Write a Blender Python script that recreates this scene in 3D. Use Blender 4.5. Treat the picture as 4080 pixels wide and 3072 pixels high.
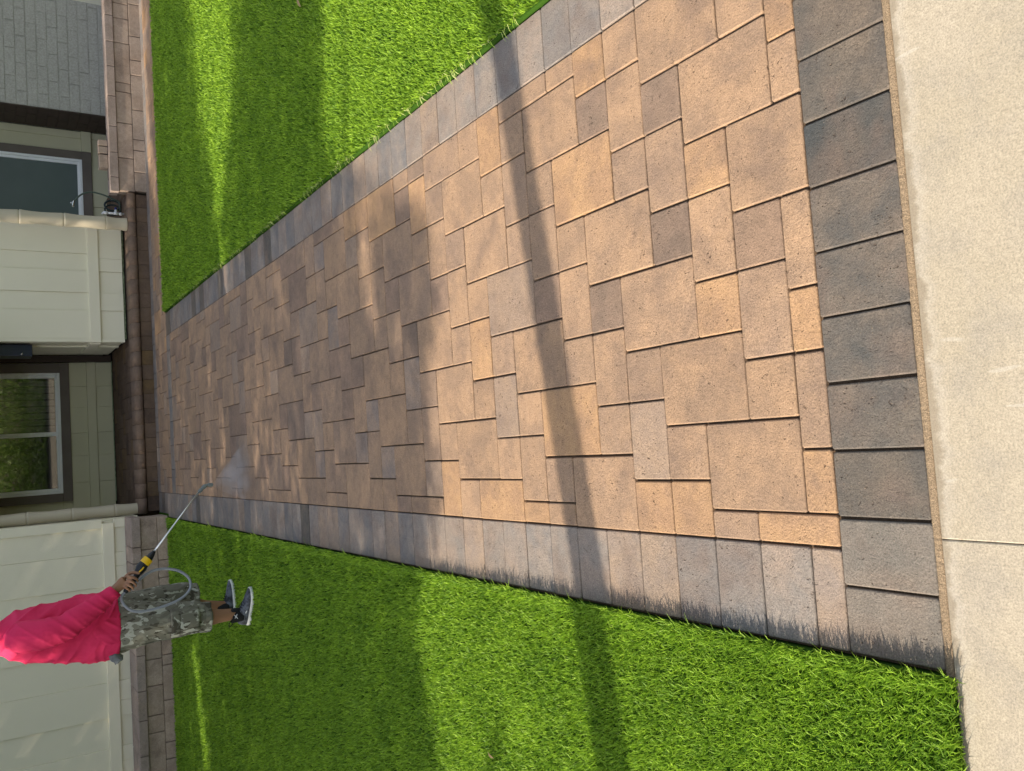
import bpy, bmesh, math, random
import numpy as np
from mathutils import Vector, Matrix, noise

for o in list(bpy.data.objects):
    bpy.data.objects.remove(o)
S = bpy.context.scene
COL = S.collection
R = math.radians
random.seed(11)
rng = np.random.default_rng(5)

# ------------------------------------------------------------------ camera
camd = bpy.data.cameras.new('camera')
cam = bpy.data.objects.new('camera', camd)
COL.objects.link(cam)
S.camera = cam
RR = Vector((0.9957743, -0.0891392, -0.0220829))
UU = Vector((0.0667260, 0.5370793, 0.8408885))
FF = Vector((0.0630958, 0.8388087, -0.5407577))
CAM = Vector((0.29184, -1.32063, 1.64123))
m = Matrix((-UU, RR, -FF)).transposed()          # the phone is held on its side
cam.matrix_world = Matrix.Translation(CAM) @ m.to_4x4()
camd.sensor_width = 36.0
camd.sensor_fit = 'HORIZONTAL'
camd.lens = 3399.98 / 4080 * 36.0
camd.clip_start = 0.05
camd.clip_end = 400
S.render.resolution_x = 1024
S.render.resolution_y = 771

# ------------------------------------------------------------------ light
SUN_EL = R(34.0)
SDIR = Vector((-1.0, -0.11, math.tan(SUN_EL) * math.hypot(1, .11))).normalized()   # towards the sun
w = bpy.data.worlds.new('World')
S.world = w
w.use_nodes = True
nt = w.node_tree
bg = nt.nodes['Background']
sky = nt.nodes.new('ShaderNodeTexSky')
sky.sky_type = 'NISHITA'
sky.sun_disc = False
sky.sun_elevation = SUN_EL
sky.sun_rotation = math.atan2(SDIR.x, SDIR.y)
sky.dust_density = 2.5
sky.air_density = 0.9
hs = nt.nodes.new('ShaderNodeHueSaturation')
hs.inputs['Saturation'].default_value = 0.50
nt.links.new(sky.outputs[0], hs.inputs['Color'])
nt.links.new(hs.outputs[0], bg.inputs['Color'])
bg.inputs['Strength'].default_value = 0.15
sd = bpy.data.lights.new('sun', 'SUN')
sd.energy = 4.05
sd.angle = R(0.53)
sd.color = (1.0, 0.87, 0.70)
sun = bpy.data.objects.new('sun', sd)
COL.objects.link(sun)
sun.rotation_euler = SDIR.to_track_quat('Z', 'Y').to_euler()
sun.location = (-8, -3, 9)
S.view_settings.view_transform = 'Standard'
S.view_settings.look = 'None'
S.view_settings.exposure = 1.03
S.view_settings.gamma = 1.0
S.render.engine = 'CYCLES'

# ------------------------------------------------------------------ helpers
def tag(o, label=None, cat=None, group=None, kind=None):
    if label: o['label'] = label
    if cat: o['category'] = cat
    if group: o['group'] = group
    if kind: o['kind'] = kind
    return o

def empty(name, loc=(0, 0, 0)):
    o = bpy.data.objects.new(name, None)
    COL.objects.link(o)
    o.location = loc
    o.empty_display_size = .1
    return o

def link(name, me, mat, parent=None):
    o = bpy.data.objects.new(name, me)
    COL.objects.link(o)
    if mat is not None: me.materials.append(mat)
    if parent is not None:
        o.parent = parent
        o.location = -Vector(parent.location) if parent.parent is None else (0, 0, 0)
    return o

def obj(name, bm, mat, parent=None, smooth=False, bevel=0.0, angle=40):
    me = bpy.data.meshes.new(name)
    bmesh.ops.recalc_face_normals(bm, faces=bm.faces[:])
    bm.to_mesh(me); bm.free()
    if smooth:
        for p in me.polygons: p.use_smooth = True
    o = link(name, me, mat, parent)
    if bevel:
        b = o.modifiers.new('bevel', 'BEVEL'); b.width = bevel; b.segments = 2; b.limit_method = 'ANGLE'; b.angle_limit = R(angle)
    return o

def box(bm, x0, x1, y0, y1, z0, z1, mat=0):
    v = [bm.verts.new(p) for p in ((x0,y0,z0),(x1,y0,z0),(x1,y1,z0),(x0,y1,z0),(x0,y0,z1),(x1,y0,z1),(x1,y1,z1),(x0,y1,z1))]
    for f in ((0,3,2,1),(4,5,6,7),(0,1,5,4),(1,2,6,5),(2,3,7,6),(3,0,4,7)):
        bm.faces.new([v[i] for i in f]).material_index = mat

def frames(pts, up=Vector((0, 0, 1))):
    out = []
    n = len(pts)
    prev = None
    for i in range(n):
        t = (pts[min(i+1, n-1)] - pts[max(i-1, 0)]).normalized()
        if prev is None:
            a = up.cross(t)
            if a.length < .1: a = Vector((1, 0, 0)).cross(t)
            a.normalize()
        else:
            a = (prev - t * prev.dot(t)).normalized()
        prev = a
        out.append((t, a, t.cross(a)))
    return out

def tube(bm, pts, rad, n=12, cap=True, mat=0):
    pts = [Vector(p) for p in pts]
    if not hasattr(rad, '__len__'): rad = [rad] * len(pts)
    rings = []
    for p, (t, a, b), r in zip(pts, frames(pts), rad):
        ra, rb = r if hasattr(r, '__len__') else (r, r)
        rings.append([bm.verts.new(p + a * ra * math.cos(k*2*math.pi/n) + b * rb * math.sin(k*2*math.pi/n)) for k in range(n)])
    for i in range(len(rings)-1):
        for k in range(n):
            bm.faces.new((rings[i][k], rings[i][(k+1) % n], rings[i+1][(k+1) % n], rings[i+1][k])).material_index = mat
    if cap:
        bm.faces.new(rings[0][::-1]).material_index = mat
        bm.faces.new(rings[-1]).material_index = mat

def spline(P, n=8):
    P = [Vector(p) for p in P]
    out = []
    for i in range(len(P)-1):
        a, b, c, d = P[max(i-1, 0)], P[i], P[i+1], P[min(i+2, len(P)-1)]
        for k in range(n):
            t = k / n
            out.append(.5*((2*b) + (c-a)*t + (2*a-5*b+4*c-d)*t*t + (3*b-a-3*c+d)*t**3))
    out.append(P[-1])
    return out

def lin(c):   # sRGB 0..255 -> linear
    return tuple(((x/255)/12.92 if x/255 <= .04045 else ((x/255+.055)/1.055)**2.4) for x in c) + (1.0,)

class NM:
    """small node helper"""
    def __init__(s, name, rough=.8, spec=.3):
        s.m = bpy.data.materials.new(name); s.m.use_nodes = True
        s.t = s.m.node_tree; s.n = s.t.nodes; s.l = s.t.links
        s.b = s.n['Principled BSDF']
        s.b.inputs['Roughness'].default_value = rough
        s.b.inputs['Specular IOR Level'].default_value = spec
        s.tc = s.n.new('ShaderNodeTexCoord')
        s.P = s.tc.outputs['Object']
    def node(s, typ, **kw):
        n = s.n.new(typ)
        for k, v in kw.items(): setattr(n, k, v)
        return n
    def link(s, a, b): s.l.new(a, b)
    def setv(s, sock, v):
        if hasattr(v, 'is_output') or isinstance(v, bpy.types.NodeSocket): s.l.new(v, sock)
        else: sock.default_value = v
    def noise(s, scale, detail=3, rough=.55, vec=None, w=None, dist=0):
        n = s.node('ShaderNodeTexNoise'); n.inputs['Scale'].default_value = scale
        n.inputs['Detail'].default_value = detail; n.inputs['Roughness'].default_value = rough
        n.inputs['Distortion'].default_value = dist
        if w is not None:
            n.noise_dimensions = '4D'; s.setv(n.inputs['W'], w)
        s.link(vec if vec is not None else s.P, n.inputs['Vector'])
        return n.outputs['Fac']
    def scalev(s, v, sc):
        n = s.node('ShaderNodeVectorMath', operation='MULTIPLY'); s.link(v, n.inputs[0]); n.inputs[1].default_value = sc
        return n.outputs[0]
    def ramp(s, fac, stops, interp='LINEAR'):
        n = s.node('ShaderNodeValToRGB'); n.color_ramp.interpolation = interp
        e = n.color_ramp.elements
        while len(e) > 1: e.remove(e[-1])
        for i, (p, c) in enumerate(stops):
            k = e[0] if i == 0 else e.new(p)
            k.position = p
            k.color = c if hasattr(c, '__len__') else (c, c, c, 1)
        s.link(fac, n.inputs[0])
        return n.outputs[0]
    def mix(s, fac, a, b, mode='MIX'):
        n = s.node('ShaderNodeMix', data_type='RGBA', blend_type=mode)
        s.setv(n.inputs[0], fac); s.setv(n.inputs[6], a); s.setv(n.inputs[7], b)
        return n.outputs[2]
    def math(s, op, a, b=0.0):
        n = s.node('ShaderNodeMath', operation=op); s.setv(n.inputs[0], a); s.setv(n.inputs[1], b)
        return n.outputs[0]
    def attr(s, name):
        n = s.node('ShaderNodeAttribute'); n.attribute_name = name; return n
    def color(s, c): s.setv(s.b.inputs['Base Color'], c)
    def bump(s, h, strength=.5, dist=.002, normal=None):
        n = s.node('ShaderNodeBump'); n.inputs['Strength'].default_value = strength; n.inputs['Distance'].default_value = dist
        s.link(h, n.inputs['Height'])
        if normal is not None: s.link(normal, n.inputs['Normal'])
        s.link(n.outputs[0], s.b.inputs['Normal'])
        return n.outputs[0]

def plain(name, c, rough=.6, spec=.3, var=.12, scale=9, bumpd=0, metal=0):
    m = NM(name, rough, spec)
    f = m.noise(scale, 4)
    k = m.ramp(f, [(.3, 1-var), (.7, 1+var)])
    m.color(m.mix(1.0, c, k, 'MULTIPLY'))
    m.b.inputs['Metallic'].default_value = metal
    if bumpd: m.bump(m.noise(scale*14, 3), .5, bumpd)
    return m.m

# ------------------------------------------------------------------ paver material
def paver_material(name, grit=1.0):
    m = NM(name, .88, .25)
    ta, tb, sd_ = m.attr('tone_a').outputs['Color'], m.attr('tone_b').outputs['Color'], m.attr('seed').outputs['Fac']
    big = m.noise(8.5, 4, .62, w=sd_, dist=.25)
    c = m.mix(m.ramp(big, [(.40, 0.0), (.62, 1.0)]), ta, tb)
    smoke = m.ramp(m.noise(5.5, 3, .6, w=m.math('ADD', sd_, 31.0), dist=.4), [(.50, 0.0), (.72, 1.0)])
    c = m.mix(m.math('MULTIPLY', smoke, .62), c, (.145, .105, .086, 1))
    warm = m.ramp(m.noise(3.2, 3, .6, w=12.0), [(.42, 0.0), (.66, 1.0)])
    c = m.mix(m.math('MULTIPLY', warm, .16), c, (.36, .235, .14, 1))
    med = m.noise(38, 3, .6)
    c = m.mix(1.0, c, m.ramp(med, [(.25, .88), (.75, 1.12)]), 'MULTIPLY')
    fine = m.noise(250, 4, .75)
    c = m.mix(1.0, c, m.ramp(fine, [(.28, .55), (.5, 1.0), (.74, 1.42)]), 'MULTIPLY')
    # pits and loose grains gather in patches
    patch = m.ramp(m.noise(11, 3, .6, w=3.3), [(.45, 0.0), (.68, 1.0)])
    pit = m.ramp(m.noise(95, 3, .6, w=1.7), [(.29, 1.0), (.37, 0.0)])
    pit = m.math('MULTIPLY', pit, m.math('ADD', m.math('MULTIPLY', patch, .75), .28))
    c = m.mix(m.math('MULTIPLY', pit, .78), c, (.06, .038, .025, 1))
    gr = m.ramp(m.noise(210, 2, .5, w=9.1), [(.63, 0.0), (.71, 1.0)])
    gr = m.math('MULTIPLY', gr, m.math('ADD', m.math('MULTIPLY', patch, .6), .12))
    c = m.mix(m.math('MULTIPLY', gr, .55), c, (.62, .48, .34, 1))
    m.color(c)
    h = m.math('ADD', m.math('MULTIPLY', fine, .6), m.math('MULTIPLY', m.noise(120, 3, .6), .8))
    h = m.math('ADD', h, m.math('MULTIPLY', pit, -1.2))
    h = m.math('ADD', h, m.math('MULTIPLY', gr, 1.1))
    m.bump(h, 1.0 * grit, .0028)
    return m.m

PAVER = paver_material('paver')
TONE = {  # (tone, blend tone)
 'T': ((.335,.222,.140), (.250,.172,.118)), 'O': ((.375,.235,.128), (.300,.190,.115)),
 'G': ((.245,.172,.124), (.305,.208,.138)), 'H': ((.195,.138,.103), (.250,.172,.125)),
 'D': ((.165,.122,.094), (.215,.152,.113)), 'B': ((.195,.160,.140), (.255,.190,.145)),
 'L': ((.285,.208,.150), (.245,.185,.145)),
 'g': ((.140,.128,.112), (.168,.146,.124)),
 # border course tones
 's': ((.245,.202,.170), (.205,.185,.168)), 't': ((.285,.218,.165), (.235,.192,.162)),
 'b': ((.150,.148,.150), (.220,.192,.168)), 'n': ((.190,.173,.160), (.155,.150,.148)),
 'c': ((.074,.073,.070), (.125,.107,.090)), 'k': ((.050,.054,.055), (.070,.069,.065)), 'e': ((.125,.108,.090), (.085,.080,.074)),
}
def pavers(name, rects, mat, parent=None, z=0.0, gap=.0030, ch=.0036, depth=.03, tilt=.0010):
    """rects: (x0,x1,y0,y1,tone) in metres -> one mesh of chamfered stones with real joints"""
    V, Fc, A, B, Sd = [], [], [], [], []
    rnd = random.Random(len(rects))
    for (x0, x1, y0, y1, t) in rects:
        gk = gap*min(1.0, max(.42, 1.25-.16*y0))
        x0 += gk*rnd.uniform(.6, 1.3); x1 -= gk*rnd.uniform(.6, 1.3); y0 += gk*rnd.uniform(.2, .8); y1 -= gk*rnd.uniform(.2, .8)
        dz = rnd.uniform(-tilt, tilt); sx = rnd.uniform(-1, 1)*tilt*1.2; sy = rnd.uniform(-1, 1)*tilt*1.2
        cx, cy = (x0+x1)/2, (y0+y1)/2
        def zz(x, y): return z + dz + sx*(x-cx)/.15 + sy*(y-cy)/.15
        b = len(V)
        r = ch*1.1
        def ring(i, dzz):
            # rectangle with tiny clipped corners
            a0, a1, c0, c1 = x0+i, x1-i, y0+i, y1-i
            k = r
            for (x, y) in ((a0+k, c0), (a1-k, c0), (a1, c0+k), (a1, c1-k), (a1-k, c1), (a0+k, c1), (a0, c1-k), (a0, c0+k)):
                V.append((x, y, zz(x, y)+dzz))
        ring(0, -depth); ring(0, -ch*.95); ring(ch*.38, -ch*.28); ring(ch, 0)
        for q in range(3):
            for k in range(8):
                Fc.append((b+q*8+k, b+q*8+(k+1) % 8, b+(q+1)*8+(k+1) % 8, b+(q+1)*8+k))
        Fc.append(tuple(b+24+k for k in range(8)))
        ta, tb = TONE[t]
        j = rnd.uniform(.93, 1.07)
        if rnd.random() < .3: ta, tb = tb, ta
        for _ in range(25):
            A.append((ta[0]*j, ta[1]*j, ta[2]*j, 1)); B.append((tb[0]*j, tb[1]*j, tb[2]*j, 1)); 
        s_ = rnd.uniform(0, 60)
        Sd += [s_]*25
    me = bpy.data.meshes.new(name)
    me.from_pydata(V, [], Fc)
    me.update()
    for nm, arr in (('tone_a', A), ('tone_b', B)):
        at = me.attributes.new(nm, 'FLOAT_COLOR', 'FACE'); at.data.foreach_set('color', np.array(arr, dtype=np.float32).ravel())
    at = me.attributes.new('seed', 'FLOAT', 'FACE'); at.data.foreach_set('value', np.array(Sd, dtype=np.float32))
    return link(name, me, mat, parent)

M = 0.15       # one paver module (6 in stone)
def lattice(x0, x1, y0, y1):
    """the three-stone running pattern of the walk, in modules"""
    out = []
    for r in range(math.floor(y0)-2, math.ceil(y1)+2):
        sh = (1.5*(r-2)) % 6.5
        for k in range(int((x0-3.5-sh)//6.5)-1, int((x1-3.5-sh)//6.5)+2):
            b = 3.5+sh+6.5*k
            for (a, c, h) in ((0, 1.5, 2), (1.5, 2.5, 1), (2.5, 4.0, 1), (4.0, 5.0, 1)):
                X0, X1, Y0, Y1 = max(b+a, x0), min(b+c, x1), max(r, y0), min(r+h, y1)
                if X1-X0 > .05 and Y1-Y0 > .05: out.append((X0, X1, Y0, Y1))
    return out
OV = {}
for t in "9,3,T 7.5,3,T 7.5,2,D 7,0,T 8.5,1,T 8.5,0,T 8,-0.55,O 7,-0.55,T 6.5,3,G 6,2,G 6,1,O 5.5,-0.55,T 5,3,T 3.5,2,T 5,2,D 4.5,1,T 4.5,0,H 4,-0.55,T 3.5,1,O 3,0,G 3,-0.55,O 4,4,D 2.5,3,G 2,1,T 2,0,T 1.5,-0.55,G 2.5,4,T 1.5,4,G 1,3,L 1,2,T 0.5,0,T 0.5,-0.55,O 0,4,T 0,3,O 0,2,O 0,1,G 0,-0.55,O 8.5,8,O 9,9,T 8.5,7,G 8,5,T 8,4,D 9,4,O 9.5,5,T 7.5,9,T 7.5,8,T 7,7,G 7,6,G 6.5,4,O 9,10,G 9.5,6,G 6.5,11,T 6.5,10,G 6,8,T 6,7,G 5.5,6,G 5.5,5,T 5.5,11,H 5,10,T 5,9,T 4.5,7,L 4.5,6,H 4,5,T 4,11,T 4,10,T 3.5,8,G 3,6,T 3,5,G 2.5,10,T 2.5,9,T 3,12,D 1.5,11,T 1,9,T 2,8,L 2,7,T 1.5,5,O 0.5,12,L 0,11,O 0,10,T 0,8,O 1,8,T 0.5,7,T 0.5,6,G 0,7,O 0,6,T 8.5,20,B 9.5,13,G 8.5,13,H 9,17,O 9,16,O 8.5,14,O 7.5,15,T 7,13,G 8,11,G 7,20,G 7,19,T 6,20,T 6,14,H 5.5,12,G 4.5,13,D 5,15,G 5,16,G 4,17,H 3.5,15,T 3.5,14,T 3,13,B 5.5,19,B 6,21,L 3.5,21,D 3,19,G 2.5,22,L 2,21,L 2,20,T 1.5,18,G 1.5,17,B 1,16,G 2.5,16,B 2.5,17,T 2,14,T 2,13,G 1,15,B 0.5,13,T 1,21,B 1,22,T 0,17,T 1.5,12,G 6.5,30,D 6.5,29,D 8,30,H 7.5,28,T 7.5,29,G 5,35,D 6.5,36,D 5.5,24,D 6,40,H 5.5,38,O 8,25,G 9.5,45,T 9.5,32,T 7,39,G 9,35,G 6.5,23,G 1.5,37,D 3.5,41,T 2,33,H 3.5,34,O 3,25,B 2,27,T 1.5,31,L 0.5,39,O 3,31,B 1.5,30,G 0,36,O".split():
    a, b, c = t.split(','); OV[(float(a), float(b))] = c
rects = []
rp = random.Random(4)
def mm(a, t): return (a[0]*M, a[1]*M, a[2]*M, a[3]*M, t)
for a in lattice(0, 10, -.55, 47.35):
    t = OV.get((a[0], a[2])) or rp.choices('TOGHDLB', (38, 12, 30, 12, 3, 5, 2) if a[2] < 14 else (38, 3, 36, 12, 2, 9, 0))[0]
    if a[2] > 24: t = {'O': 'T', 'D': 'H', 'B': 'H'}.get(t, t)
    rects.append(mm(a, t))
# side soldier courses, joints on whole modules
ltone = 't,s,n,n,t,t,s,s,b,s,s,t,s,s,s,b,t,s,b,s,b,t,t,s'.split(',')
y = -.55; k = 0
Lj = [-.55] + list(range(0, 54))
for i in range(len(Lj)-1):
    t = (ltone[i] if i < len(ltone) else rp.choice('sstbne'))
    rects.append(mm((-1.54, 0, Lj[i], min(Lj[i+1], 53.2)), t))
Rj = [-.55] + list(range(0, 48)) + [48.35]
rt = 's,n,n,s,s,b,n,s,n,b,s,s,t,s,b,b,s,t,s,n,t,n,b,s'.split(',')
for i in range(len(Rj)-1):
    t = (rt[i] if i < len(rt) else rp.choice('nbbsnse'))
    rects.append(mm((10, 11.45, Rj[i], Rj[i+1]), t))
# near soldier course against the public sidewalk
ft = 'nkcecekcecceck'
ft = {-1.54: 'e', -.54: 'n', .46: 'c', 1.46: 'e', 2.46: 'c', 3.46: 'c', 4.46: 'c', 5.46: 'k', 6.46: 'e', 7.46: 'e', 8.46: 'c', 9.46: 'c', 10.46: 'e'}
ft[-1.54] = 'g'; ft[-.54] = 'g'; ft[.46] = 'e'
for x, t in ft.items():
    rects.append(mm((x, min(x+1, 11.45), -2.03, -.55), t))
# far soldier, cross walk and the dark course against the step
x = 0.0
while x < 10:
    rects.append(mm((x, min(x+1.5, 10), 47.35, 48.35), rp.choice('nnbbe'))); x += 1.5
x = 11.45
for a in lattice(0, 40, 48.35, 52.1):
    rects.append(mm(a, rp.choices('TOGHL', (38, 14, 30, 6, 12))[0]))
x = 0.0
while x < 40:
    rects.append(mm((x, x+1.0, 52.1, 53.1), rp.choice('nnbsb'))); x += 1.0
walk = pavers('walkway', rects, PAVER)
tag(walk, 'tan and grey concrete paver walkway with darker border stones', kind='structure')

# joint sand below the stones, soil, sidewalk
def sheet(name, x0, x1, y0, y1, z, mat):
    bm = bmesh.new(); bm.faces.new([bm.verts.new(p) for p in ((x0,y0,z),(x1,y0,z),(x1,y1,z),(x0,y1,z))])
    return tag(obj(name, bm, mat), kind='structure')
ms = NM('joint_sand', .95, .1)
c = m_ = ms.mix(ms.noise(60, 4), (.070, .050, .034, 1), (.15, .108, .072, 1))
ms.color(ms.mix(1.0, c, ms.ramp(ms.noise(500, 2), [(.3, .5), (.7, 1.5)]), 'MULTIPLY')); ms.bump(ms.noise(400, 3), 1, .002)
bm = bmesh.new()
for (x0, x1, y0, y1) in ((-.235, 1.722, -.303, 7.26), (-.235, 6.2, 7.26, 8.0)):
    bm.faces.new([bm.verts.new(p) for p in ((x0,y0,-.0115),(x1,y0,-.0115),(x1,y1,-.0115),(x0,y1,-.0115))])
tag(obj('joint_sand', bm, ms.m), kind='structure')
SOIL = plain('soil_brown', (.10, .075, .05, 1), .95, .1, .3, 6, .01)
sheet('ground', -150, 150, -150, 150, -.05, SOIL)

# sand strip squeezed along the concrete
sm = NM('wet_sand', .9, .25)
c = sm.mix(sm.noise(40, 4), (.30, .225, .145, 1), (.21, .155, .10, 1))
sm.color(sm.mix(1.0, c, sm.ramp(sm.noise(420, 2, .6), [(.3, .55), (.7, 1.5)]), 'MULTIPLY')); sm.bump(sm.noise(260, 4, .7), 1, .004)
bm = bmesh.new()
N = 700
prev = None
for i in range(N+1):
    x = -.255 + i*(2.02/N)
    a = .0014*(noise.noise(Vector((x*60, 0, 0)))) + .0016*noise.noise(Vector((x*220, 3, 0)))
    b = .002*(noise.noise(Vector((x*35, 9, 0)))) + .0016*noise.noise(Vector((x*260, 7, 0)))
    h = .0016*noise.noise(Vector((x*150, 5, 1)))
    cur = [bm.verts.new(p) for p in ((x, -.3015+a, -.004), (x, -.306+a*.5, -.0012+h), (x, -.313, -.0016+h*.8), (x, -.3190+b, -.003), (x, -.3215+b*.6, -.012))]
    if prev:
        for k in range(4): bm.faces.new((prev[k], prev[k+1], cur[k+1], cur[k]))
    prev = cur
tag(obj('sand_strip', bm, sm.m, smooth=True), kind='structure')

# concrete sidewalk
cm = NM('concrete', .85, .25)
Pv = cm.node('ShaderNodeSeparateXYZ'); cm.link(cm.P, Pv.inputs[0])
c = cm.mix(cm.ramp(cm.noise(3.0, 4, .6), [(.35, 0.0), (.7, 1.0)]), (.365, .322, .250, 1), (.325, .285, .212, 1))
c = cm.mix(cm.math('MULTIPLY', cm.ramp(cm.noise(6, 5, .68, w=2.0), [(.48, 0.0), (.66, 1.0)]), .75), c, (.29, .262, .215, 1))
c = cm.mix(1.0, c, cm.ramp(cm.noise(60, 4, .7), [(.3, .88), (.7, 1.08)]), 'MULTIPLY')
c = cm.mix(1.0, c, cm.ramp(cm.noise(230, 4, .78), [(.28, .52), (.5, 1.0), (.72, 1.34)]), 'MULTIPLY')
pit = cm.ramp(cm.noise(30, 1, .3, w=6.0), [(.20, 1.0), (.225, 0.0)])
c = cm.mix(cm.math('MULTIPLY', pit, .8), c, (.09, .08, .07, 1))
# damp stain where washed sand ran onto the slab
edge = cm.math('ADD', Pv.outputs['Y'], .340)
wob = cm.math('MULTIPLY', cm.math('SUBTRACT', cm.noise(13, 5, .7, vec=cm.scalev(cm.P, (1, .4, 1))), .5), .09)
stain = cm.ramp(cm.math('ADD', edge, wob), [(0.0, 0.0), (.010, 1.0)])
c = cm.mix(cm.math('MULTIPLY', stain, .62), c, (.20, .165, .12, 1))
pale = cm.ramp(cm.math('ADD', cm.math('ADD', edge, .022), wob), [(0.0, 0.0), (.03, 1.0)])
cm.color(cm.mix(cm.math('MULTIPLY', cm.math('SUBTRACT', pale, stain), .2), c, (.47, .455, .43, 1)))
scr = cm.ramp(cm.noise(9, 1, .3, vec=cm.scalev(cm.P, (3.2, .55, 1)), w=8.0, dist=.8), [(.725, 0.0), (.745, 1.0)])
cm.color(cm.mix(cm.math('MULTIPLY', scr, .18), cm.b.inputs['Base Color'].links[0].from_socket, (.60, .58, .54, 1)))
cm.bump(cm.math('ADD', cm.noise(300, 4, .7), cm.math('MULTIPLY', cm.noise(60, 3), .7)), .45, .0015)
bm = bmesh.new()
def slab(bm, x0, x1, y0, y1, z1=.0, z0=-.1, r=.006):
    v = []
    for (i, z) in ((0, z0), (0, z1-r), (r*.35, z1-r*.3), (r, z1)):
        v.append([bm.verts.new(p) for p in ((x0+i, y0+i, z), (x1-i, y0+i, z), (x1-i, y1-i, z), (x0+i, y1-i, z))])
    for q in range(3):
        for k in range(4): bm.faces.new((v[q][k], v[q][(k+1) % 4], v[q+1][(k+1) % 4], v[q+1][k]))
    bm.faces.new(v[3])
for k in range(-6, 7):
    slab(bm, .036+k*1.5, .036+(k+1)*1.5-.0008, -1.9, -.3205, 0.0, -.1, .0032)
sw = tag(obj('sidewalk', bm, cm.m), 'pale concrete public sidewalk with tooled joint', kind='structure')
bm = bmesh.new(); box(bm, -150, 150, -9, -1.9, -.2, -.03)
rm = NM('asphalt', .9, .3); rm.color(rm.mix(rm.noise(300, 3), (.03, .03, .032, 1), (.08, .08, .08, 1))); rm.bump(rm.noise(200, 3), .6, .003)
tag(obj('road', bm, rm.m), kind='structure')

# ------------------------------------------------------------------ lawns
def turf_material():
    m = NM('turf', .55, .28)
    at = m.attr('tint')
    c = m.mix(at.outputs['Fac'], (.055, .155, .010, 1), (.365, .56, .045, 1))
    t = m.attr('tipness')
    c = m.mix(m.math('MULTIPLY', t.outputs['Fac'], .45), c, (.30, .50, .05, 1))
    m.color(c)
    tr = m.node('ShaderNodeBsdfTranslucent'); m.link(c, tr.inputs['Color'])
    mx = m.node('ShaderNodeMixShader'); mx.inputs[0].default_value = .38
    out = m.n['Material Output']
    m.link(m.b.outputs[0], mx.inputs[1]); m.link(tr.outputs[0], mx.inputs[2]); m.link(mx.outputs[0], out.inputs[0])
    return m.m
TURF = turf_material()
bmat = NM('turf_thatch', .95, .05)
bmat.color(bmat.mix(bmat.noise(160, 4, .7), (.012, .035, .006, 1), (.05, .12, .012, 1)))
def blades(name, regs, label, cell=None):
    """regs: list of (x0,x1,y0,y1); blades thin out and widen with distance from where the photo was taken"""
    P = []
    cp = np.array(CAM)
    for (x0, x1, y0, y1) in regs:
        nmax = int((x1-x0)*(y1-y0)*62000)
        p = np.stack([rng.uniform(x0, x1, nmax), rng.uniform(y0, y1, nmax)], 1)
        d = np.sqrt((p[:, 0]-cp[0])**2 + (p[:, 1]-cp[1])**2 + cp[2]**2)
        # skip what lies far outside the view
        v = np.stack([p[:, 0], p[:, 1], np.zeros(nmax)], 1) - cp
        z = v @ np.array(FF); u = (v @ np.array(RR))/z; h = (v @ np.array(UU))/z
        keep = (z > .2) & (np.abs(u) < .62) & (np.abs(h) < .80)
        dens = np.clip((2.25/d)**1.75, .12, 1.0)
        keep &= rng.uniform(0, 1, nmax) < dens
        P.append(np.concatenate([p[keep], d[keep, None]], 1))
    P = np.concatenate(P)
    n = len(P)
    d = P[:, 2]
    ang = rng.uniform(0, 2*np.pi, n)
    L = rng.uniform(.016, .027, n) * (1 + .04*np.clip(d-2.5, 0, 6))
    L = L*np.where((np.abs(P[:, 0]+.25) < .02) | (P[:, 1] < -.31), 1.55, 1.0)
    W = rng.uniform(.0023, .0036, n) * np.clip((d/2.4)**.9, 1, 3.2)
    big = np.array([noise.noise(Vector((a*5, b*5, 0))) for a, b in P[:, :2]])
    sm_ = np.array([noise.noise(Vector((a*26, b*26, 4))) for a, b in P[:, :2]])
    la = 2.0*big + 3.0*sm_ + rng.normal(0, 2.4, n) + 2.6
    lean = np.abs(rng.normal(.45, .4, n)) + .05
    dx, dy = np.cos(la), np.sin(la)
    sx, sy = -np.sin(ang), np.cos(ang)
    base = np.stack([P[:, 0], P[:, 1], np.full(n, .011)], 1)
    V = np.zeros((n, 5, 3), np.float32)
    def at(t, wd):
        hor = lean*L*t*t*.9
        pos = base + np.stack([dx*hor, dy*hor, L*(t - .18*lean*t*t)], 1)
        off = np.stack([sx, sy, np.zeros(n)], 1) * (W*wd)[:, None] * .5
        return pos-off, pos+off
    V[:, 0], V[:, 1] = at(0, .9)
    V[:, 2], V[:, 3] = at(.55, 1.0)
    V[:, 4] = at(1.0, 0)[0]
    idx = np.arange(n)[:, None]*5
    loops = (idx + np.array([0, 1, 3, 2, 2, 3, 4])).ravel().astype(np.int32)
    me = bpy.data.meshes.new(name)
    me.vertices.add(n*5); me.vertices.foreach_set('co', V.ravel())
    me.loops.add(len(loops)); me.loops.foreach_set('vertex_index', loops)
    me.polygons.add(n*2)
    st = (np.arange(n)[:, None]*7 + np.array([0, 4])).ravel().astype(np.int32)
    me.polygons.foreach_set('loop_start', st)
    me.update(calc_edges=True)
    tint = np.clip(.48 + .22*rng.standard_normal(n) + .35*sm_ + .25*big, 0, 1)
    a = me.attributes.new('tint', 'FLOAT', 'POINT'); a.data.foreach_set('value', np.repeat(tint, 5).astype(np.float32))
    a = me.attributes.new('tipness', 'FLOAT', 'POINT'); a.data.foreach_set('value', np.tile(np.array([0, 0, .35, .35, 1], np.float32), n))
    o = link(name, me, TURF)
    print('GRASS', name, n)
    return tag(o, label, 'grass', kind='stuff')
LAWN_L = [(-4.2, -.2345, -.335, 7.45)]
LAWN_R = [(1.728, 6.3, -.3, 7.235)]
blades('lawn_grass', LAWN_L, 'bright green short turf left of the walkway, where the worker stands')
blades('lawn_grass', LAWN_R, 'bright green short turf on the right side of the walkway')
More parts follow.
